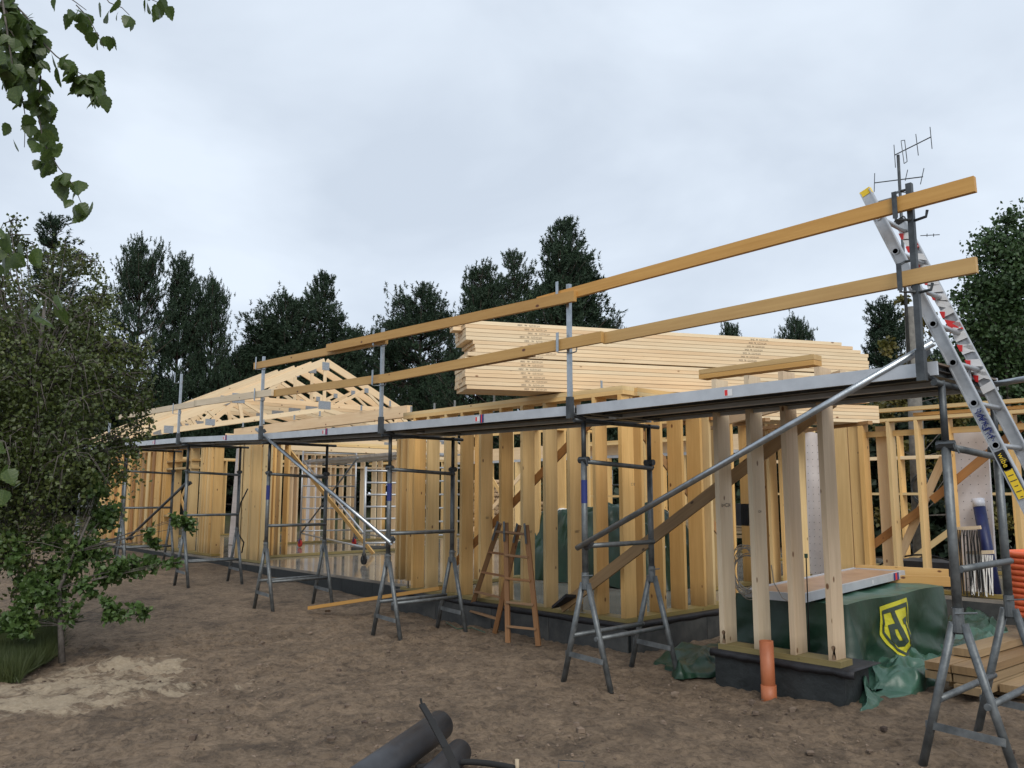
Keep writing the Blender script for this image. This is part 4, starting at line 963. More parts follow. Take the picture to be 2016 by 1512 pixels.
# green tarps heaped on the slab behind the studs
def tarp_heap(label,c,rx,ry,h,seed,mts=None):
    def fn(u,v):
        x=(u-.5)*2;y=(v-.5)*2; rr_=max(abs(x),abs(y)); z=h*min(1,max(0,(1.0-rr_)*3.2))**.7
        px=c[0]+x*rx*(1-.1*(z/h)); py=c[1]+y*ry*(1-.1*(z/h))
        rd=.8*ridged(px,py+z*.8,1.7,seed)+.7*ridged(px+z,py-z*.6,4.5,seed+2)
        return (px+.05*rd,py-.05*rd,ZS+max(0,z+.07*rd*min(1,z/h*2)+.05*math.sin(px*3+seed)))
    o=tarp_surface('tarp_heap',fn,80,60,mts or M_TARP); tag(o,label,'tarpaulin','tarpaulin covered heaps on the slab'); return o
tarp_heap('large green tarpaulin over a stack behind the middle of the main stud row',(-8.6,9.9),1.5,.8,1.02,1)
tarp_heap('green tarpaulin over a stack behind the free corner stud',(-7.9,9.8),.7,.6,.85,4)
tarp_heap('low green tarpaulin far behind the rolling tower',(-14.6,15.5),1.2,.7,.8,8)
me=text_mesh('ing',.17,M_WTP); pg=AY(1311,1072,9.42); X=Vector((.9,0,-.45)).normalized(); Z=Vector((0,-1,0)); Mx=Matrix((X,Z.cross(X),Z)).transposed().to_4x4(); Mx.translation=(pg.x,9.30,pg.z)
o=link('tarp_print',me,None,Mx); tag(o,'white letters printed on the green tarpaulin behind the studs','lettering')
o=lump('paper_sheet',AY(1108,1020,9.9),(.13,.08,.16),M_WHT,'crumpled white sheet on top of the green tarpaulin','sheet',6)
# long pale boards stacked on trestles behind the return wall
for k in range(7):
    z=1.02+.047*k; pa=AY(1290,1000,11.2); pb=AY(1560,1000,11.2)
    o=beam('stored_board',None,(-8.6,11.0,z),(AY(1478,1000,11.2).x+(.03,-.05,.02,.06,-.02,.0,.04)[k],11.2,z),.2,.040,M_PALE,(0,1,0)); tag(o,'%s board from the bottom of the indoor pile behind the return wall'%('first','second','third','fourth','fifth','sixth','seventh')[k],'board','pale boards stored inside behind the return wall')
t=thing('work_bench','rough timber bench carrying the stored boards','bench',(-6.5,11.1,ZS))
for x in (-8.4,-7.6,-6.75): beam('leg',t,(x,11.1,ZS),(x,11.1,.99),.09,.045,M_YEL,(0,1,0))
beam('top_rail',t,(-8.5,11.1,.955),(-6.6,11.1,.955),.09,.045,M_PALE,(0,1,0))
o=box('site_radio',None,AY(1462,1035,10.9)-Vector((.12,.0,0)),AY(1480,992,10.9)+Vector((.14,.15,0)),M_PIPE); tag(o,'small dark grey radio standing beside the stored boards','radio')
# ---- rolling aluminium tower
def rolltower():
    t=thing('rolling_tower','aluminium rolling scaffold tower with ladder frames on the terrace slab','rolling scaffold',(-14.5,9,ZS))
    def frame(a,b_,z0,z1,rungs,wheel=True):
        a=Vector(a);b_=Vector(b_)
        for p in (a,b_):
            tube('upright',t,p+Vector((0,0,z0)),p+Vector((0,0,z1)),.024,M_ALU,10)
            if wheel:
                mb=MB(); c=p+Vector((0,0,z0-.09)); mb.path([c+Vector((0,-.02,0)),c+Vector((0,.02,0))],.085,18); mb.build('wheel',[M_RED if p.x<-16 else M_RUB],t,c,smooth=False)
                mb=MB(); mb.bar(c+Vector((0,-.03,0)),c+Vector((0,-.03,.12)),.04,.006); mb.bar(c+Vector((0,.03,0)),c+Vector((0,.03,.12)),.04,.006); mb.build('wheel_fork',[M_INKB if p.x<-16 else M_STEEL],t,c)
        for k in range(rungs):
            z=z0+.22+k*(z1-z0-.3)/(rungs-1); tube('rung',t,a+Vector((0,0,z)),b_+Vector((0,0,z)),.018,M_ALU,10)
    z0=ZS+.18
    B1=AZ(716,1112,ZS+.0); B1=Vector((B1.x,B1.y,0)); B2=B1+Vector((.35,1.25,0))
    frame(B1,B2,z0,2.12,7)
    A1=Vector((-18.9,10.1,0)); A2=A1+Vector((.35,1.35,0)); frame(A1,A2,z0,2.72,8)
    C1=B1+Vector((.0,.0,0))+Vector((-.2,1.0,0)); frame(C1,C1+Vector((.5,1.1,0)),z0+.1,2.75,8,False)
    beam('platform',t,A1+Vector((0,.3,2.42)),C1+Vector((0,.2,2.42)),.5,.06,M_ALU,(0,1,0)); beam('platform',t,A1+Vector((0,.9,2.42)),C1+Vector((0,.9,2.42)),.5,.06,M_ALU,(0,1,0))
    tube('diagonal_brace',t,A1+Vector((0,0,2.45)),B1+Vector((0,0,.85)),.02,M_ALU,10); tube('diagonal_brace',t,A1+Vector((0,0,.6)),B1+Vector((-.3,0,2.3)),.018,M_GALV,10)
    tube('base_brace',t,A1+Vector((0,0,.62)),B1+Vector((0,0,.60)),.018,M_ALU,10); tube('base_brace',t,A2+Vector((0,0,.62)),B2+Vector((0,0,.60)),.018,M_ALU,10)
rolltower()
o=beam('leaning_brace',None,(-16.3,8.3,2.62),AZ(735,1090,ZS+.03),.03,.11,M_YEL,(0,1,0)); tag(o,'yellow diagonal board propping the terrace wall','board')
mb=MB(); c=AZ(682,1084,ZS); c2=Vector((c.x+.5,c.y+1.0,0)); mb.path([Vector((c.x+.25,c.y+.5,ZS+.0)),Vector((c.x+.25,c.y+.5,ZS+.08))],.45,24); o=mb.build('mortar_tray',[M_BLK2],smooth=False); tag(o,'shallow grey tray lying on the wet terrace slab','tray')
# hoses by the doorway
mb=MB(); pts=[AY(488,962,7.1),AY(474,990,7.0),AY(468,1020,7.0),AY(470,1052,7.0),AY(480,1068,7.0),AY(476,1088,7.1)]; mb.path(pts,.014,8); o=mb.build('black_hose',[M_RUB],smooth=True); tag(o,'thin black hose hanging beside the terrace bundle','hose')
# firewood pile in the background
def logs():
    c=AY(985,1000,18.5); t=thing('firewood_pile','pile of round firewood logs stacked far behind the main stud row','firewood pile',(c.x,18.6,0))
    rr=random.Random(2); k=0
    for j in range(13):
        for i in range(22):
            r_=rr.uniform(.055,.085); x=c.x-1.9+i*.165+(j%2)*.08; z=.1+j*.145
            if z>1.55+.5*math.sin(i*.25): continue
            o=tube('log',t,(x,18.4+rr.uniform(-.03,.03),z+gz(x,18)),(x,18.9,z+gz(x,18)),r_,M_LOGEND,10); k+=1
logs()
# low grey scaffold frames beyond
t=thing('distant_scaffold','thin grey scaffold frame standing behind the house before the trees','scaffold frame',(-11,19,0))
for (a,b_) in ((AY(1205,925,19),AY(1205,1020,19)),(AY(1205,955,19),AY(1240,955,19)),(AY(1120,975,19),AY(1200,930,19)),(AY(900,905,19),AY(960,1000,19)),(AY(1240,905,19),AY(1240,1020,19))): tube('pole',t,a,b_,.025,M_GALV,8)
# debris in the foreground
t=thing('drain_pipe','big dark grey drain pipe lying in the bottom foreground','drain pipe',(-4.0,3.0,0))
pa=AZ(866,1428,.13); pb=AZ(600,1620,.09); tube('pipe',t,pa,pb,.092,M_PIPE,36,hollow=True)
o=tube('stub_pipe',None,AZ(905,1480,.05),AZ(760,1620,.03),.075,M_PIPE,30,hollow=True); tag(o,'second dirty pipe stub half buried under the big grey pipe','drain pipe')
mb=MB(); p0=AZ(905,1525,.05); pts=[AD(905,1530,3.05),AD(878,1472,3.12),AD(850,1420,3.25),AD(831,1388,3.36)]; 
for i in range(3): mb.bar(pts[i],pts[i+1]+(pts[i+1]-pts[i])*.02,.03-.003*i,.012,_r)
mb.path([pts[3],pts[3]+Vector((-.01,0,.025))],.005,5)
o=mb.build('black_strip',[M_RUB]); tag(o,'stiff black rubber strip sticking up across the grey pipe','strip')
mb=MB(); mb.path([AZ(820+12*k,1512-12*math.sin(math.pi*k/16),.05) for k in range(17)],.018,8); o=mb.build('black_hose',[M_RUB],smooth=True); tag(o,'black hose arc at the bottom edge below the grey pipe','hose')
a=AZ(1018,1520,0); o=tube('wood_stake',None,Vector((a.x,a.y,-.05)),Vector((a.x,a.y,.075)),.0125,M_GREY,9); tag(o,'pale round wooden stake poking out of the soil at the bottom edge','stake')
mb=MB(); a=[AZ(1100,1515,.0),AZ(1100,1500,.02),AZ(1150,1503,.02),AZ(1150,1515,.0)]; mb.path([Vector((v.x,v.y,v.z+.01)) for v in a],.003,5); o=mb.build('wire_loop',[M_STEEL]); tag(o,'thin rusty wire bow on the soil beside the stake','wire')
mb=MB(); pts=[AZ(878,1225,.02),AZ(900,1238,.03),AZ(930,1236,.02),AZ(955,1245,.01)]; mb.path(pts,.006,6); o=mb.build('green_string',[M_TARPL]); tag(o,'thin green string on the soil beside the stepladder','string')
for px,py in ((640,1205),):
    p=AZ(px,py,0); o=beam('wood_scrap',None,(p.x,p.y,.012),(p.x+.07,p.y+.04,.02),.03,.012,M_BRN,(0,0,1)); tag(o,'small wood scrap on the soil below the lying yellow plank','wood scrap')
# ================================================================ POLE AND ANTENNAS
def pole():
    Y=16.0; b_=AY(1816,1130,Y); tp=AY(1793,605,Y); tt=AY(1768,305,Y)
    t=thing('antenna_mast','tall grey wooden pole with thin television antennas, behind the ladder','antenna mast',(b_.x,Y,0))
    tube('pole',t,(b_.x,Y,0),tp,.15,M_POLE,14,.11); tube('mast_tube',t,AY(1790,720,Y-.15),tt,.03,M_STEEL,10)
    mc=MB(); 
    for k in range(2): 
        c=AY(1812,960,Y-.18); mc.path([c+Vector((.16*math.cos(a),0,.25*math.sin(a)-.05*k)) for a in [2*math.pi*i/20 for i in range(21)]],.015,6)
    mc.build('wire_coil',[M_STEEL],t,smooth=True)
    def ant(name,pts,els,r=.011):
        mb=MB(); 
        for i in range(len(pts)-1): mb.path([AY(*pts[i],Y),AY(*pts[i+1],Y)],r,6)
        for a,b2 in els: mb.path([AY(*a,Y-.02),AY(*b2,Y-.02)],.008,5)
        mb.build(name,[M_STEEL],t)
    ant('upper_antenna',[(1762,305),(1832,270)],[((1760,285),(1763,330)),((1803,264),(1808,306)),((1831,250),(1835,293)),((1774,277),(1780,322)),((1781,276),(1786,318)),((1774,277),(1781,276)),((1780,322),(1786,318))])
    ant('middle_antenna',[(1722,360),(1817,348)],[((1722,341),(1721,378)),((1787,334),(1782,356)),((1819,331),(1812,363))])
    ant('lower_antenna',[(1768,378),(1832,380)],[((1800,385),(1822,374))])
    ant('small_antenna',[(1812,464),(1850,462)],[((1825,460),(1825,466)),((1838,460),(1838,466))],.008)
pole()
# ================================================================ VEGETATION
rng=np.random.default_rng(5)
def tri_mesh(V,m,per=3,two=None):
    """V: (n,per,3) array of separate faces"""
    n_=V.shape[0]; me=bpy.data.meshes.new('foliage'); me.vertices.add(n_*per); me.vertices.foreach_set('co',V.reshape(-1).astype('f'))
    me.loops.add(n_*per); me.loops.foreach_set('vertex_index',np.arange(n_*per,dtype='i')); me.polygons.add(n_)
    me.polygons.foreach_set('loop_start',np.arange(0,n_*per,per,dtype='i')); me.polygons.foreach_set('loop_total',np.full(n_,per,dtype='i'))
    me.materials.append(m)
    me.update(calc_edges=True); return me
def unit(a): return a/np.maximum(np.linalg.norm(a,axis=-1,keepdims=True),1e-6)
def blades(C,D,length,width,k,spread,rg):
    """k needle blades at each centre C pointing about D"""
    n_=C.shape[0]; c=np.repeat(C,k,0); d=unit(np.repeat(D,k,0)+rg.normal(0,spread,(n_*k,3)))
    s=unit(np.cross(d,rg.normal(0,1,(n_*k,3)))); ln=length*rg.uniform(.6,1.15,(n_*k,1)); wd_=width*rg.uniform(.7,1.3,(n_*k,1))
    return np.stack([c-s*wd_/2,c+s*wd_/2,c+d*ln],1)
def leaves(C,size,rg,up=.35):
    """folded rhombic leaves: two triangles each"""
    n_=C.shape[0]; d=unit(rg.normal(0,1,(n_,3))+np.array([0,0,-.35])); nr=unit(rg.normal(0,1,(n_,3))+np.array([0,0,up])); s=unit(np.cross(d,nr)); nn=np.cross(s,d)
    L=size*rg.uniform(.7,1.25,(n_,1)); W=L*.42
    a=C; b_=C+d*L*.45+s*W-nn*L*.08; c=C+d*L; e=C+d*L*.45-s*W-nn*L*.08
    return np.concatenate([np.stack([a,b_,c],1),np.stack([a,c,e],1)],0)
def pine(seed,H,Rr,base,dens=1.0,prof='round',tuft=.24,sparse=0.0):
    rg=np.random.default_rng(seed); tk=MB()
    lean=rg.normal(0,.012,2)*H
    top=Vector((lean[0],lean[1],H*.985))
    tp=[Vector((lean[0]*t*t+.05*math.sin(t*5+seed),lean[1]*t*t+.05*math.cos(t*4+seed),H*.985*t)) for t in np.linspace(0,1,9)]
    tk.path(tp,H*.016,8,taper=.02)
    nb=int(H*27*dens); TC=[];TD=[]
    # a few lobes give the uneven outline
    lob=rg.uniform(0,2*math.pi,6); lh=rg.uniform(.15,.95,6); la=rg.uniform(.15,.42,6)
    for i in range(nb):
        t=rg.random()**.85; h=base+(H-base)*t; hq=round(h/.62)*.62; h=min(H*.985,max(base,hq*.8+h*.2)) if t<.93 else h; az=rg.random()*2*math.pi
        if prof=='cone': R0=Rr*(1-t)**.85+.12
        else: R0=Rr*(max(0,1-t**2.2))**.75*(.62+.38*math.sin(min(t*2.2+.5,3.1)))+.15
        f=1.0
        for a_,b_,c_ in zip(lob,lh,la): f+=c_*math.exp(-((t-b_)/.13)**2)*math.cos(az-a_)
        L=R0*f*rg.uniform(.62,1.08)
        if L<.1: continue
        p0=np.array([lean[0]*(h/H)**2,lean[1]*(h/H)**2,h]); el=rg.uniform(.05,.55)+.5*t
        dr=np.array([math.cos(az)*math.cos(el),math.sin(az)*math.cos(el),math.sin(el)]); L/=max(.5,math.cos(el))
        if True: tk.path([Vector(p0),Vector(p0+dr*L*.5+np.array([0,0,-.04*L])),Vector(p0+dr*L*1.0)],.012+.011*L,4,taper=.006)
        nt_=max(3,int(L*10*(1-sparse)))
        s=rg.uniform(.35,1.03,nt_)**.7
        ncl=max(2,int(L*3.2)); cs_=np.concatenate([[1.0],rg.uniform(.35,1.0,ncl-1)]); sd_=np.array([-dr[1],dr[0],0])
        cc=p0+dr*L*cs_[:,None]+sd_*(rg.normal(0,.24,ncl)*L*(1.1-cs_))[:,None]+np.array([0,0,1])*rg.normal(0,.05*L,ncl)[:,None]
        pts=cc[rg.integers(0,ncl,nt_)]+rg.normal(0,1,(nt_,3))*np.array([.15,.15,.09])*(.6+.35*L)
        TC.append(pts); TD.append(np.tile(dr*.8+np.array([0,0,.75]),(nt_,1)))
    C=np.concatenate(TC); D=unit(np.concatenate(TD)+rg.normal(0,.35,(sum(len(a) for a in TC),3)))
    K=20; c=np.repeat(C,K,0); ax=np.repeat(D,K,0); t_=rg.random((len(c),1)); c=c+ax*t_*tuft*1.15
    d=unit(ax*.55+rg.normal(0,.62,(len(c),3))); sd_=unit(np.cross(d,rg.normal(0,1,(len(c),3)))); ln=tuft*.62*rg.uniform(.7,1.2,(len(c),1))*(1.15-.4*t_); wd_=tuft*.17
    Bl=np.stack([c-sd_*wd_/2,c+sd_*wd_/2,c+d*ln],1)
    return Bl,tk
PV={}
def place_tree(name,lab,cat,pos,key,builder,leafm,barkm,sc=1,rz=0,group=None):
    if key not in PV:
        Bl,tk=builder(); PV[key]=(tri_mesh(Bl,leafm),tk.mesh([barkm],True))
    cm,tm_=PV[key]
    t=thing(name,lab,cat,pos,group)
    Mx=Matrix.Translation(pos)@Matrix.Rotation(rz,4,'Z')@Matrix.Diagonal((sc if not isinstance(sc,tuple) else sc[0],sc if not isinstance(sc,tuple) else sc[0],sc if not isinstance(sc,tuple) else sc[1],1))
    link('trunk',tm_,t,Mx); link('crown',cm,t,Mx); return t
kinds={'A':lambda: pine(1,11,2.3,1.2,1.15),'B':lambda: pine(2,11,1.55,1.0,1.2,'round'),'C':lambda: pine(3,11,2.9,1.0,1.1,'cone'),'D':lambda: pine(4,11,1.2,4.5,.75,'round',.22,.35),'E':lambda: pine(6,11,2.0,5.0,.62,'round',.24,.1),'F':lambda: pine(8,11,3.0,.8,1.25,'round'),'S':lambda: pine(9,11,1.7,.8,.9,'cone',.2,.3)}
# (px, apex y, distance, kind, half width px, label)
TR=[(75,425,21,'S',95,'spruce rising behind the birch at the left edge'),
    (170,700,30,'F',0,'dark pine mostly hidden by the birch, left of the open crowned pine'),
    (255,488,27,'E',46,'open crowned pine with bare lower trunk left of the dark pair'),
    (335,515,26,'B',38,'slim dark pine right of the open crowned one'),
    (402,563,27,'A',40,'dark pine with a rounded right flank above the far eave'),
    (300,760,31,'F',0,'low dense pine filling the gap under the open crowned pine'),
    (515,650,33,'B',70,'short pine at the left foot of the twin topped pine group'),
    (560,598,28,'A',70,'broad pine just left of the tallest one above the truss ridge'),
    (628,553,28,'C',85,'pointed pine directly above the truss ridge'),
    (692,660,31,'A',50,'small pine on the right shoulder above the truss ridge'),
    (818,575,28,'E',66,'pine with a light airy top behind the third guard post'),
    (765,640,31,'A',60,'low pine left of the airy topped one'),
    (885,648,29,'S',30,'narrow pointed pine just left of the lumber stack'),
    (940,538,29,'A',70,'rounded pine left of the tallest pine, above the lumber stack'),
    (1015,505,30,'D',36,'thin nearly bare pine top left of the tallest pine'),
    (1092,443,29,'C',110,'tallest pine, standing behind the lumber stack'),
    (1140,505,30,'B',75,'broad pine on the right flank of the tallest one'),
    (1195,640,31,'A',60,'low pine right of the tallest one behind the lumber'),
    (1450,648,36,'B',34,'small pine top peeping over the middle of the lumber stack'),
    (1588,640,36,'A',40,'small pine top peeping over the right part of the lumber stack'),
    (1765,605,30,'B',55,'dark pine behind the antenna mast'),
    (1330,715,34,'F',0,'pine hidden low behind the lumber stack'),
    (470,700,30,'F',0,'low dark pine between the eave and the twin pines'),
    (1880,700,28,'F',0,'dark pine behind the aluminium ladder'),
    (1990,640,27,'F',0,'dark pine at the right edge behind the leafy tree'),
    (40,640,24,'F',0,'dark pine at the left edge behind the birch'),
    (1250,760,30,'A',0,'low pine behind the middle of the house'),(1420,760,30,'F',0,'low broad pine behind the front frame'),(1560,780,32,'A',0,'low pine behind the right wing'),(1680,760,30,'F',0,'low broad pine left of the antenna mast'),(850,740,33,'F',0,'low broad pine behind the terrace wall')]
KW={'A':2.3,'B':1.55,'C':2.9,'D':1.2,'E':2.0,'F':3.0,'S':1.7}
for i,(px,py,ds_,kd,hw,lab) in enumerate(TR):
    g0=GR(px,ds_)
    while g0.x>-29.5 and g0.y<20.5: ds_+=.5; g0=GR(px,ds_)
    dep=(g0).dot(Vector((_f.x,_f.y,0)).normalized())
    H=1.6+(973-py)/FPX*dep*1.01; z0=gz(g0.x,g0.y); H-=z0
    sz=H/11; sxy=min(sz*1.05,1.25) if not hw else (hw/FPX*dep*1.32)/KW[kd]
    kk=kd
    place_tree('pine_tree' if kd!='S' else 'spruce_tree',lab,'tree',(g0.x,g0.y,z0-.05),kk,kinds[kd],M_PINE if i%3 else M_PINE,M_BARKR,(sxy,sz),R.random()*6,'conifers round the site')
# leafy trees: clusters at given centres
def leafy(seed,base,clusters,leaf,nleaf,trunk_r,sub=26,spread=.32,hang=0,frag=0):
    """clusters: (centre, radius)"""
    rg=np.random.default_rng(seed); tk=MB(); base=Vector(base); C=[]
    cen=sum((Vector(c) for c,_ in clusters),Vector())/len(clusters)
    top=Vector((cen.x*.6+base.x*.4,cen.y*.6+base.y*.4,max(c[2] for c,_ in clusters)*.8))
    mid=base.lerp(top,.5)+Vector((rg.normal(0,.1),rg.normal(0,.1),0))
    stem=[base,base.lerp(mid,.5),mid,mid.lerp(top,.5),top]; tk.path(stem,trunk_r,8,taper=trunk_r*.25)
    if frag:
        nc=[]
        for c,r_ in clusters:
            for q in range(frag):
                d_=unit(rg.normal(0,1,3))*r_*rg.uniform(.25,.95)*np.array([1,1,.85]); nc.append((tuple(np.array(c)+d_),r_*rg.uniform(.35,.7)))
        clusters=nc
    tot=sum(r**2 for _,r in clusters)
    for c,r_ in clusters:
        c=Vector(c); s=stem[2] if c.z<top.z*.7 else stem[3]
        if c.z<mid.z*1.0: s=stem[1]
        m_=s.lerp(c,.5)+Vector((rg.normal(0,.1*r_),rg.normal(0,.1*r_),.15*r_)); tk.path([s,m_,c],trunk_r*(.3 if not frag else .16),5,taper=trunk_r*.06)
        nl=int(nleaf*r_**2/tot); ns=max(3,int(sub*r_))
        for k in range(ns):
            d=unit(rg.normal(0,1,3)*np.array([1,1,.8]))*r_*rg.uniform(.5,1.05); e=c+Vector(d); e.z-=hang*rg.random()*r_
            tk.path([c+Vector(d)*.05,c+Vector(d)*.55+Vector((0,0,.06*r_)),e],trunk_r*.08+.003,4,taper=.002)
            m2=max(2,nl//ns); s_=rg.uniform(.25,1.08,m2)[:,None]
            C.append(np.array(c)+(np.array(e)-np.array(c))*s_+rg.normal(0,spread*r_*.45,(m2,3)))
    C=np.concatenate(C); return leaves(C,leaf,rg),tk
def tree_obj(name,lab,cat,base,args,leafm,barkm,group=None):
    Bl,tk=leafy(**args); t=thing(name,lab,cat,base,group)
    link('trunk',tk.mesh([barkm],True),t); link('crown',tri_mesh(Bl,leafm),t); return t
def cl(px,py,d,r): return (tuple(AD(px,py,d)),r)
# big birch at the left
cs=[cl(30,620,9.2,.75),cl(110,600,9.6,.6),cl(170,640,9.4,.5),cl(60,760,8.6,.85),cl(170,740,9.0,.7),cl(235,740,9.2,.42),cl(20,900,8.3,.8),cl(120,880,8.5,.8),cl(215,860,8.9,.55),cl(60,1010,8.6,.6),cl(150,960,8.8,.5),cl(-40,700,8.6,.9),cl(-60,850,8.3,.9),cl(-50,1010,8.3,.8),cl(250,800,9.2,.32),cl(120,520,10,.5),cl(170,590,9.6,.35),cl(60,480,10,.4),cl(200,670,9.4,.35),cl(240,880,9,.28),cl(215,930,9,.25),cl(275,740,9.2,.22),cl(285,840,9.2,.2),cl(60,1120,8.4,.4),cl(250,690,9.3,.28),cl(-10,540,9.6,.6),cl(190,1010,9,.28)]
bb=AZ(-60,1290,0)
tree_obj('birch_tree','large bushy birch filling the left edge in front of the left wing','tree',(bb.x,bb.y,0),dict(seed=21,base=bb,clusters=cs,leaf=.044,nleaf=38000,trunk_r=.06,sub=34,spread=.5,hang=.9,frag=5),M_BIR,M_BARK)
# oak sapling in front
ob=AZ(122,1305,0)
co=[cl(345,1040,8.3,.20),cl(320,1060,8.3,.16),cl(215,1000,8.6,.26),cl(260,1110,8.3,.22),cl(190,1120,8.2,.30),cl(110,1120,8.2,.32),cl(235,1190,8.0,.18),cl(160,1170,8.0,.24),cl(60,1180,7.8,.3),cl(270,1200,8.0,.12),cl(200,950,8.7,.2),cl(30,1090,8.0,.34),cl(40,1230,7.7,.25),cl(120,1060,8.3,.25),cl(330,1110,8.3,.10)]
tree_obj('oak_sapling','young oak sapling with bright green leaves before the left trestles','sapling',(ob.x,ob.y,0),dict(seed=5,base=ob,clusters=co,leaf=.058,nleaf=6800,trunk_r=.032,sub=30,spread=.5,frag=3),M_OAK,M_BARK)
# right side leafy trees
def clr(px,py,d,r): return cl(px,py,d,r)
cr_=[clr(1995,490,19,.7),clr(1960,500,19,.7),clr(2040,520,19,1.2),clr(1955,580,19,.75),clr(1925,640,19,.7),clr(1990,620,19,1.0),clr(1900,590,19.4,.4),clr(1985,720,19,1.0),clr(1915,720,19,.7),clr(2050,700,19,1.2),clr(2000,830,19,.9),clr(1930,800,19,.7),clr(1985,430,19,.35),clr(2010,560,18.6,.9),clr(1960,470,19.2,.4),clr(1930,560,19,.6),clr(2020,520,18.5,.6),clr(1975,660,18.6,.8),clr(2030,760,18.6,.9),clr(2060,450,19,.8)]
rb=GR(2000,21.5); tree_obj('leafy_tree','dark leafy broadleaf tree at the right edge behind the ladder','tree',(rb.x,rb.y,0),dict(seed=31,base=rb,clusters=cr_,leaf=.095,nleaf=26000,trunk_r=.10,sub=30,spread=.5),M_DEC,M_BARK)
ca=[clr(1775,585,17.5,.22),clr(1800,640,17.5,.45),clr(1770,700,17.5,.55),clr(1830,720,17.5,.5),clr(1760,800,17.5,.7),clr(1850,820,17.5,.75),clr(1780,900,17.5,.8),clr(1720,860,18,.5),clr(1860,930,17.5,.8),clr(1760,1000,17.5,.6),clr(1930,900,18,.7),clr(1840,640,17.5,.3),clr(1950,1000,18,.6)]
ab=GR(1800,18.3); tree_obj('autumn_tree','yellowing small tree growing round the antenna mast','tree',(ab.x,ab.y,0),dict(seed=33,base=ab,clusters=ca,leaf=.10,nleaf=9500,trunk_r=.07,sub=24,spread=.42,frag=2),M_AUT,M_BARK)
# belt of undergrowth closing the view behind the house
def belt():
    rg=np.random.default_rng(12); C=[]
    for k in range(420):
        px=rg.uniform(-250,2280); ds_=rg.uniform(21,24); g0=GR(px,ds_)
        while g0.x>-30.5 and g0.y<21: ds_+=.5; g0=GR(px,ds_)
        g0=GR(px,ds_+rg.uniform(0,5)); h=rg.uniform(.3,3.8); r_=rg.uniform(.5,1.1)
        if px<230 : h*=.8
        n_=170; C.append(np.array([g0.x,g0.y,h+gz(g0.x,g0.y)])+rg.normal(0,.5,(n_,3))*r_)
    C=np.concatenate(C); return tri_mesh(leaves(C,.26,rg),M_UND)
M_UND=leafmat('undergrowth_leaves',(.010,.022,.010),(.02,.04,.016),(.045,.065,.022),.6,.12,.5)
o=link('undergrowth',belt()); tag(o,'dark shrubs and saplings massed behind the house','undergrowth',kind='stuff')
# grass at the lower left
def grass():
    rg=np.random.default_rng(3); c=[]
    for k in range(5200):
        px=rg.uniform(-60,118)-abs(rg.normal(0,12)); py=rg.uniform(1235,1345); 
        if px>40 and py>1335-(px-40)*.55: continue
        p=AZ(px,py,0); c.append((p.x,p.y,0.0))
    C=np.array(c); D=np.tile([0,0,1.],(len(C),1)); B=blades(C,D,.24,.006,5,.38,rg); return tri_mesh(B,M_GRS)
o=link('grass',grass()); tag(o,'dark green grass tuft at the foot of the sapling','grass',kind='stuff')
# ---------------- close hanging birch branch, every leaf an object
def leafmesh(seed):
    rg=random.Random(seed); n_=9; L=1.0; V=[(0,0,0)]; 
    edge=[]
    for i in range(1,n_+1):
        t=i/(n_+1); w_=.46*math.sin(math.pi*min(1,t**.62))**.8*(1-.12*t)
        w_=w_+(.035 if i%2 else -.02); edge.append((t,w_))
    V=[(0,0,0)]+[(w_,t,-.10*w_*2+.05*math.sin(t*3+seed)) for t,w_ in edge]+[(0,1.05,-.06)]+[(-w_,t,-.10*w_*2+.05*math.sin(t*3+seed*2)) for t,w_ in reversed(edge)]
    mid=[(0,t,.0+.02*math.sin(t*3)) for t,_ in edge]
    k=len(V); V+=mid; F=[]
    F.append((0,1,k)); 
    for i in range(n_-1): F.append((k+i,1+i,2+i,k+i+1))
    F.append((k+n_-1,n_,n_+1)); F.append((k+n_-1,n_+1,n_+2))
    for i in range(n_-1): F.append((k+n_-1-i,n_+2+i,n_+3+i,k+n_-2-i))
    F.append((k,n_+1+n_,0))
    return mesh_from(V,F,M_NEAR,smooth=False)
LM=[leafmesh(i) for i in range(4)]
def nearbranch(label,stems,nper,loc,seed,size=.045,side=(14,40)):
    rg=random.Random(seed); t=thing('birch_branch',label,'branch',loc,'near birch twigs')
    mb=MB(); spots=[]
    for (pts,r0) in stems:
        P=[AD(*q) for q in pts]; mb.path(P,r0,6,taper=.001)
        # sample along
        for k in range(nper(len(P))):
            s=rg.random()**.8*(len(P)-1); i=min(int(s),len(P)-2); p=P[i].lerp(P[i+1],s-i); spots.append(p)
    mb.build('twigs',[M_BARK],t,loc,smooth=True)
    for p in spots:
        off=Vector((rg.uniform(-1,1),rg.uniform(-1,1),rg.uniform(-1,.4)))*.035; q=p+off; sc=size*rg.uniform(.65,1.15)
        d=Vector((rg.uniform(-.6,.6),rg.uniform(-.6,.6),rg.uniform(-1.2,-.2))).normalized(); nrm=Vector((rg.uniform(-1,1),rg.uniform(-1,1),rg.uniform(-.3,.9)))
        # let most blades turn towards the open side
        nrm=(nrm-_f*rg.uniform(0,.9)).normalized(); x=d.cross(nrm).normalized(); z=x.cross(d)
        Mx=Matrix((x*sc,d*sc,z*sc)).transposed().to_4x4(); Mx.translation=q
        link('leaf',LM[rg.randrange(4)],t,Mx)
D0=2.55
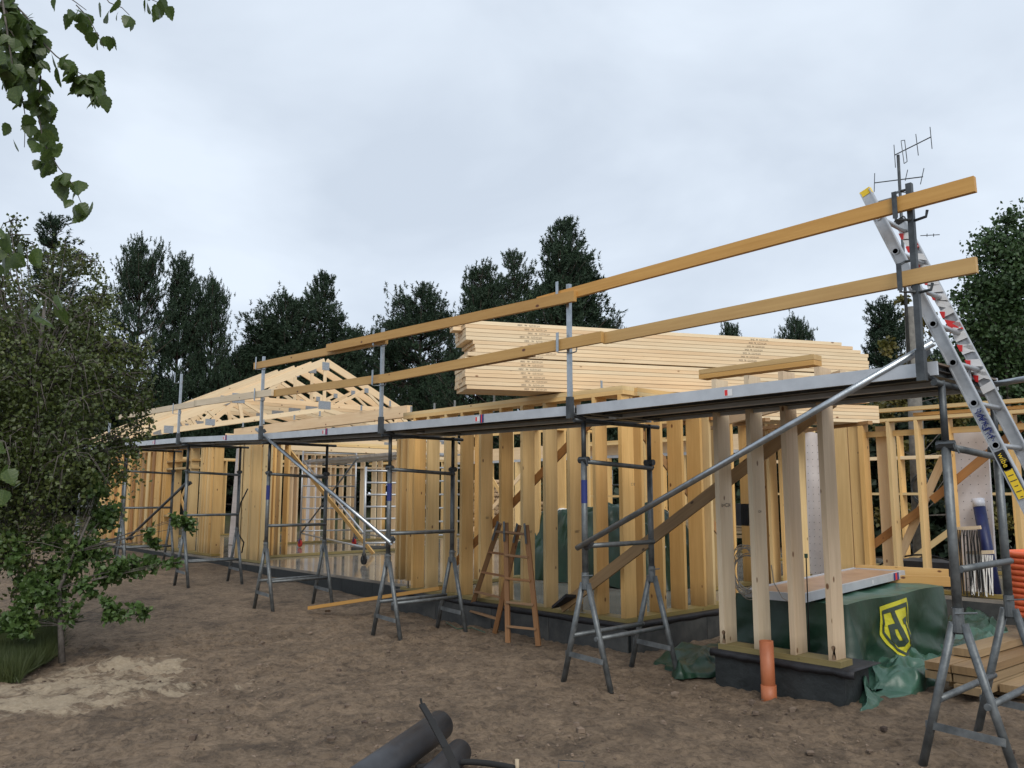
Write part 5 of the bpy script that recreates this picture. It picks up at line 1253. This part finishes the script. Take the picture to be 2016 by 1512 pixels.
nearbranch('dense hanging birch twigs with heart shaped leaves in the top left corner',
  [([( -60,-60,D0),(10,20,D0),(50,90,D0),(80,150,D0),(88,215,D0)],.006),([(60,60,D0),(110,110,D0),(150,140,D0),(185,160,D0+.03)],.003),([(0,-30,D0),(20,100,D0-.1),(30,160,D0-.1)],.004),
   ([(-40,20,D0+.1),(10,120,D0+.1),(40,150,D0+.1)],.004),([(-20,-40,D0+.1),(50,30,D0),(70,60,D0)],.004),([(-30,60,D0),(20,60,D0),(60,120,D0)],.004)],lambda n_:42,AD(40,60,D0),3,.054)
nearbranch('long drooping birch twig trailing down from the top left corner',
  [([(80,150,D0),(75,220,D0),(85,280,D0),(115,330,D0),(145,365,D0),(160,400,D0)],.0028)],lambda n_:36,AD(80,250,D0),8,.054)
nearbranch('short side twig with few leaves at the top left, beside the dense cluster',
  [([(150,10,D0),(175,35,D0),(190,65,D0),(205,95,D0)],.002),([(130,140,D0),(180,160,D0),(195,180,D0),(218,195,D0)],.0018),([(40,170,D0),(50,230,D0),(48,290,D0)],.0018)],lambda n_:8,AD(190,60,D0),12,.05)
nearbranch('birch twig tips hanging over the top edge right of the corner cluster',
  [([(190,-30,D0),(215,5,D0),(240,15,D0),(255,30,D0)],.002),([(100,-30,D0),(150,5,D0),(170,20,D0)],.002),([(285,-25,D0),(300,0,D0),(312,5,D0)],.0015)],lambda n_:7,AD(220,0,D0),14,.05)
nearbranch('close birch leaves at the left edge beside the spruce',
  [([(-30,450,1.7),(10,462,1.7),(60,462,1.7)],.002),([(-30,520,1.7),(10,490,1.7)],.002)],lambda n_:7,AD(10,460,1.7),16,.045)
nearbranch('single close birch leaf pair before the pine gap',
  [([(70,570,1.4),(100,590,1.4),(115,610,1.4)],.0012)],lambda n_:4,AD(100,590,1.4),18,.04)
nearbranch('bright lime birch leaves at the left edge low down',
  [([(-20,860,1.9),(10,870,1.9),(20,910,1.9),(10,950,1.9)],.0015)],lambda n_:9,AD(10,880,1.9),20,.04)
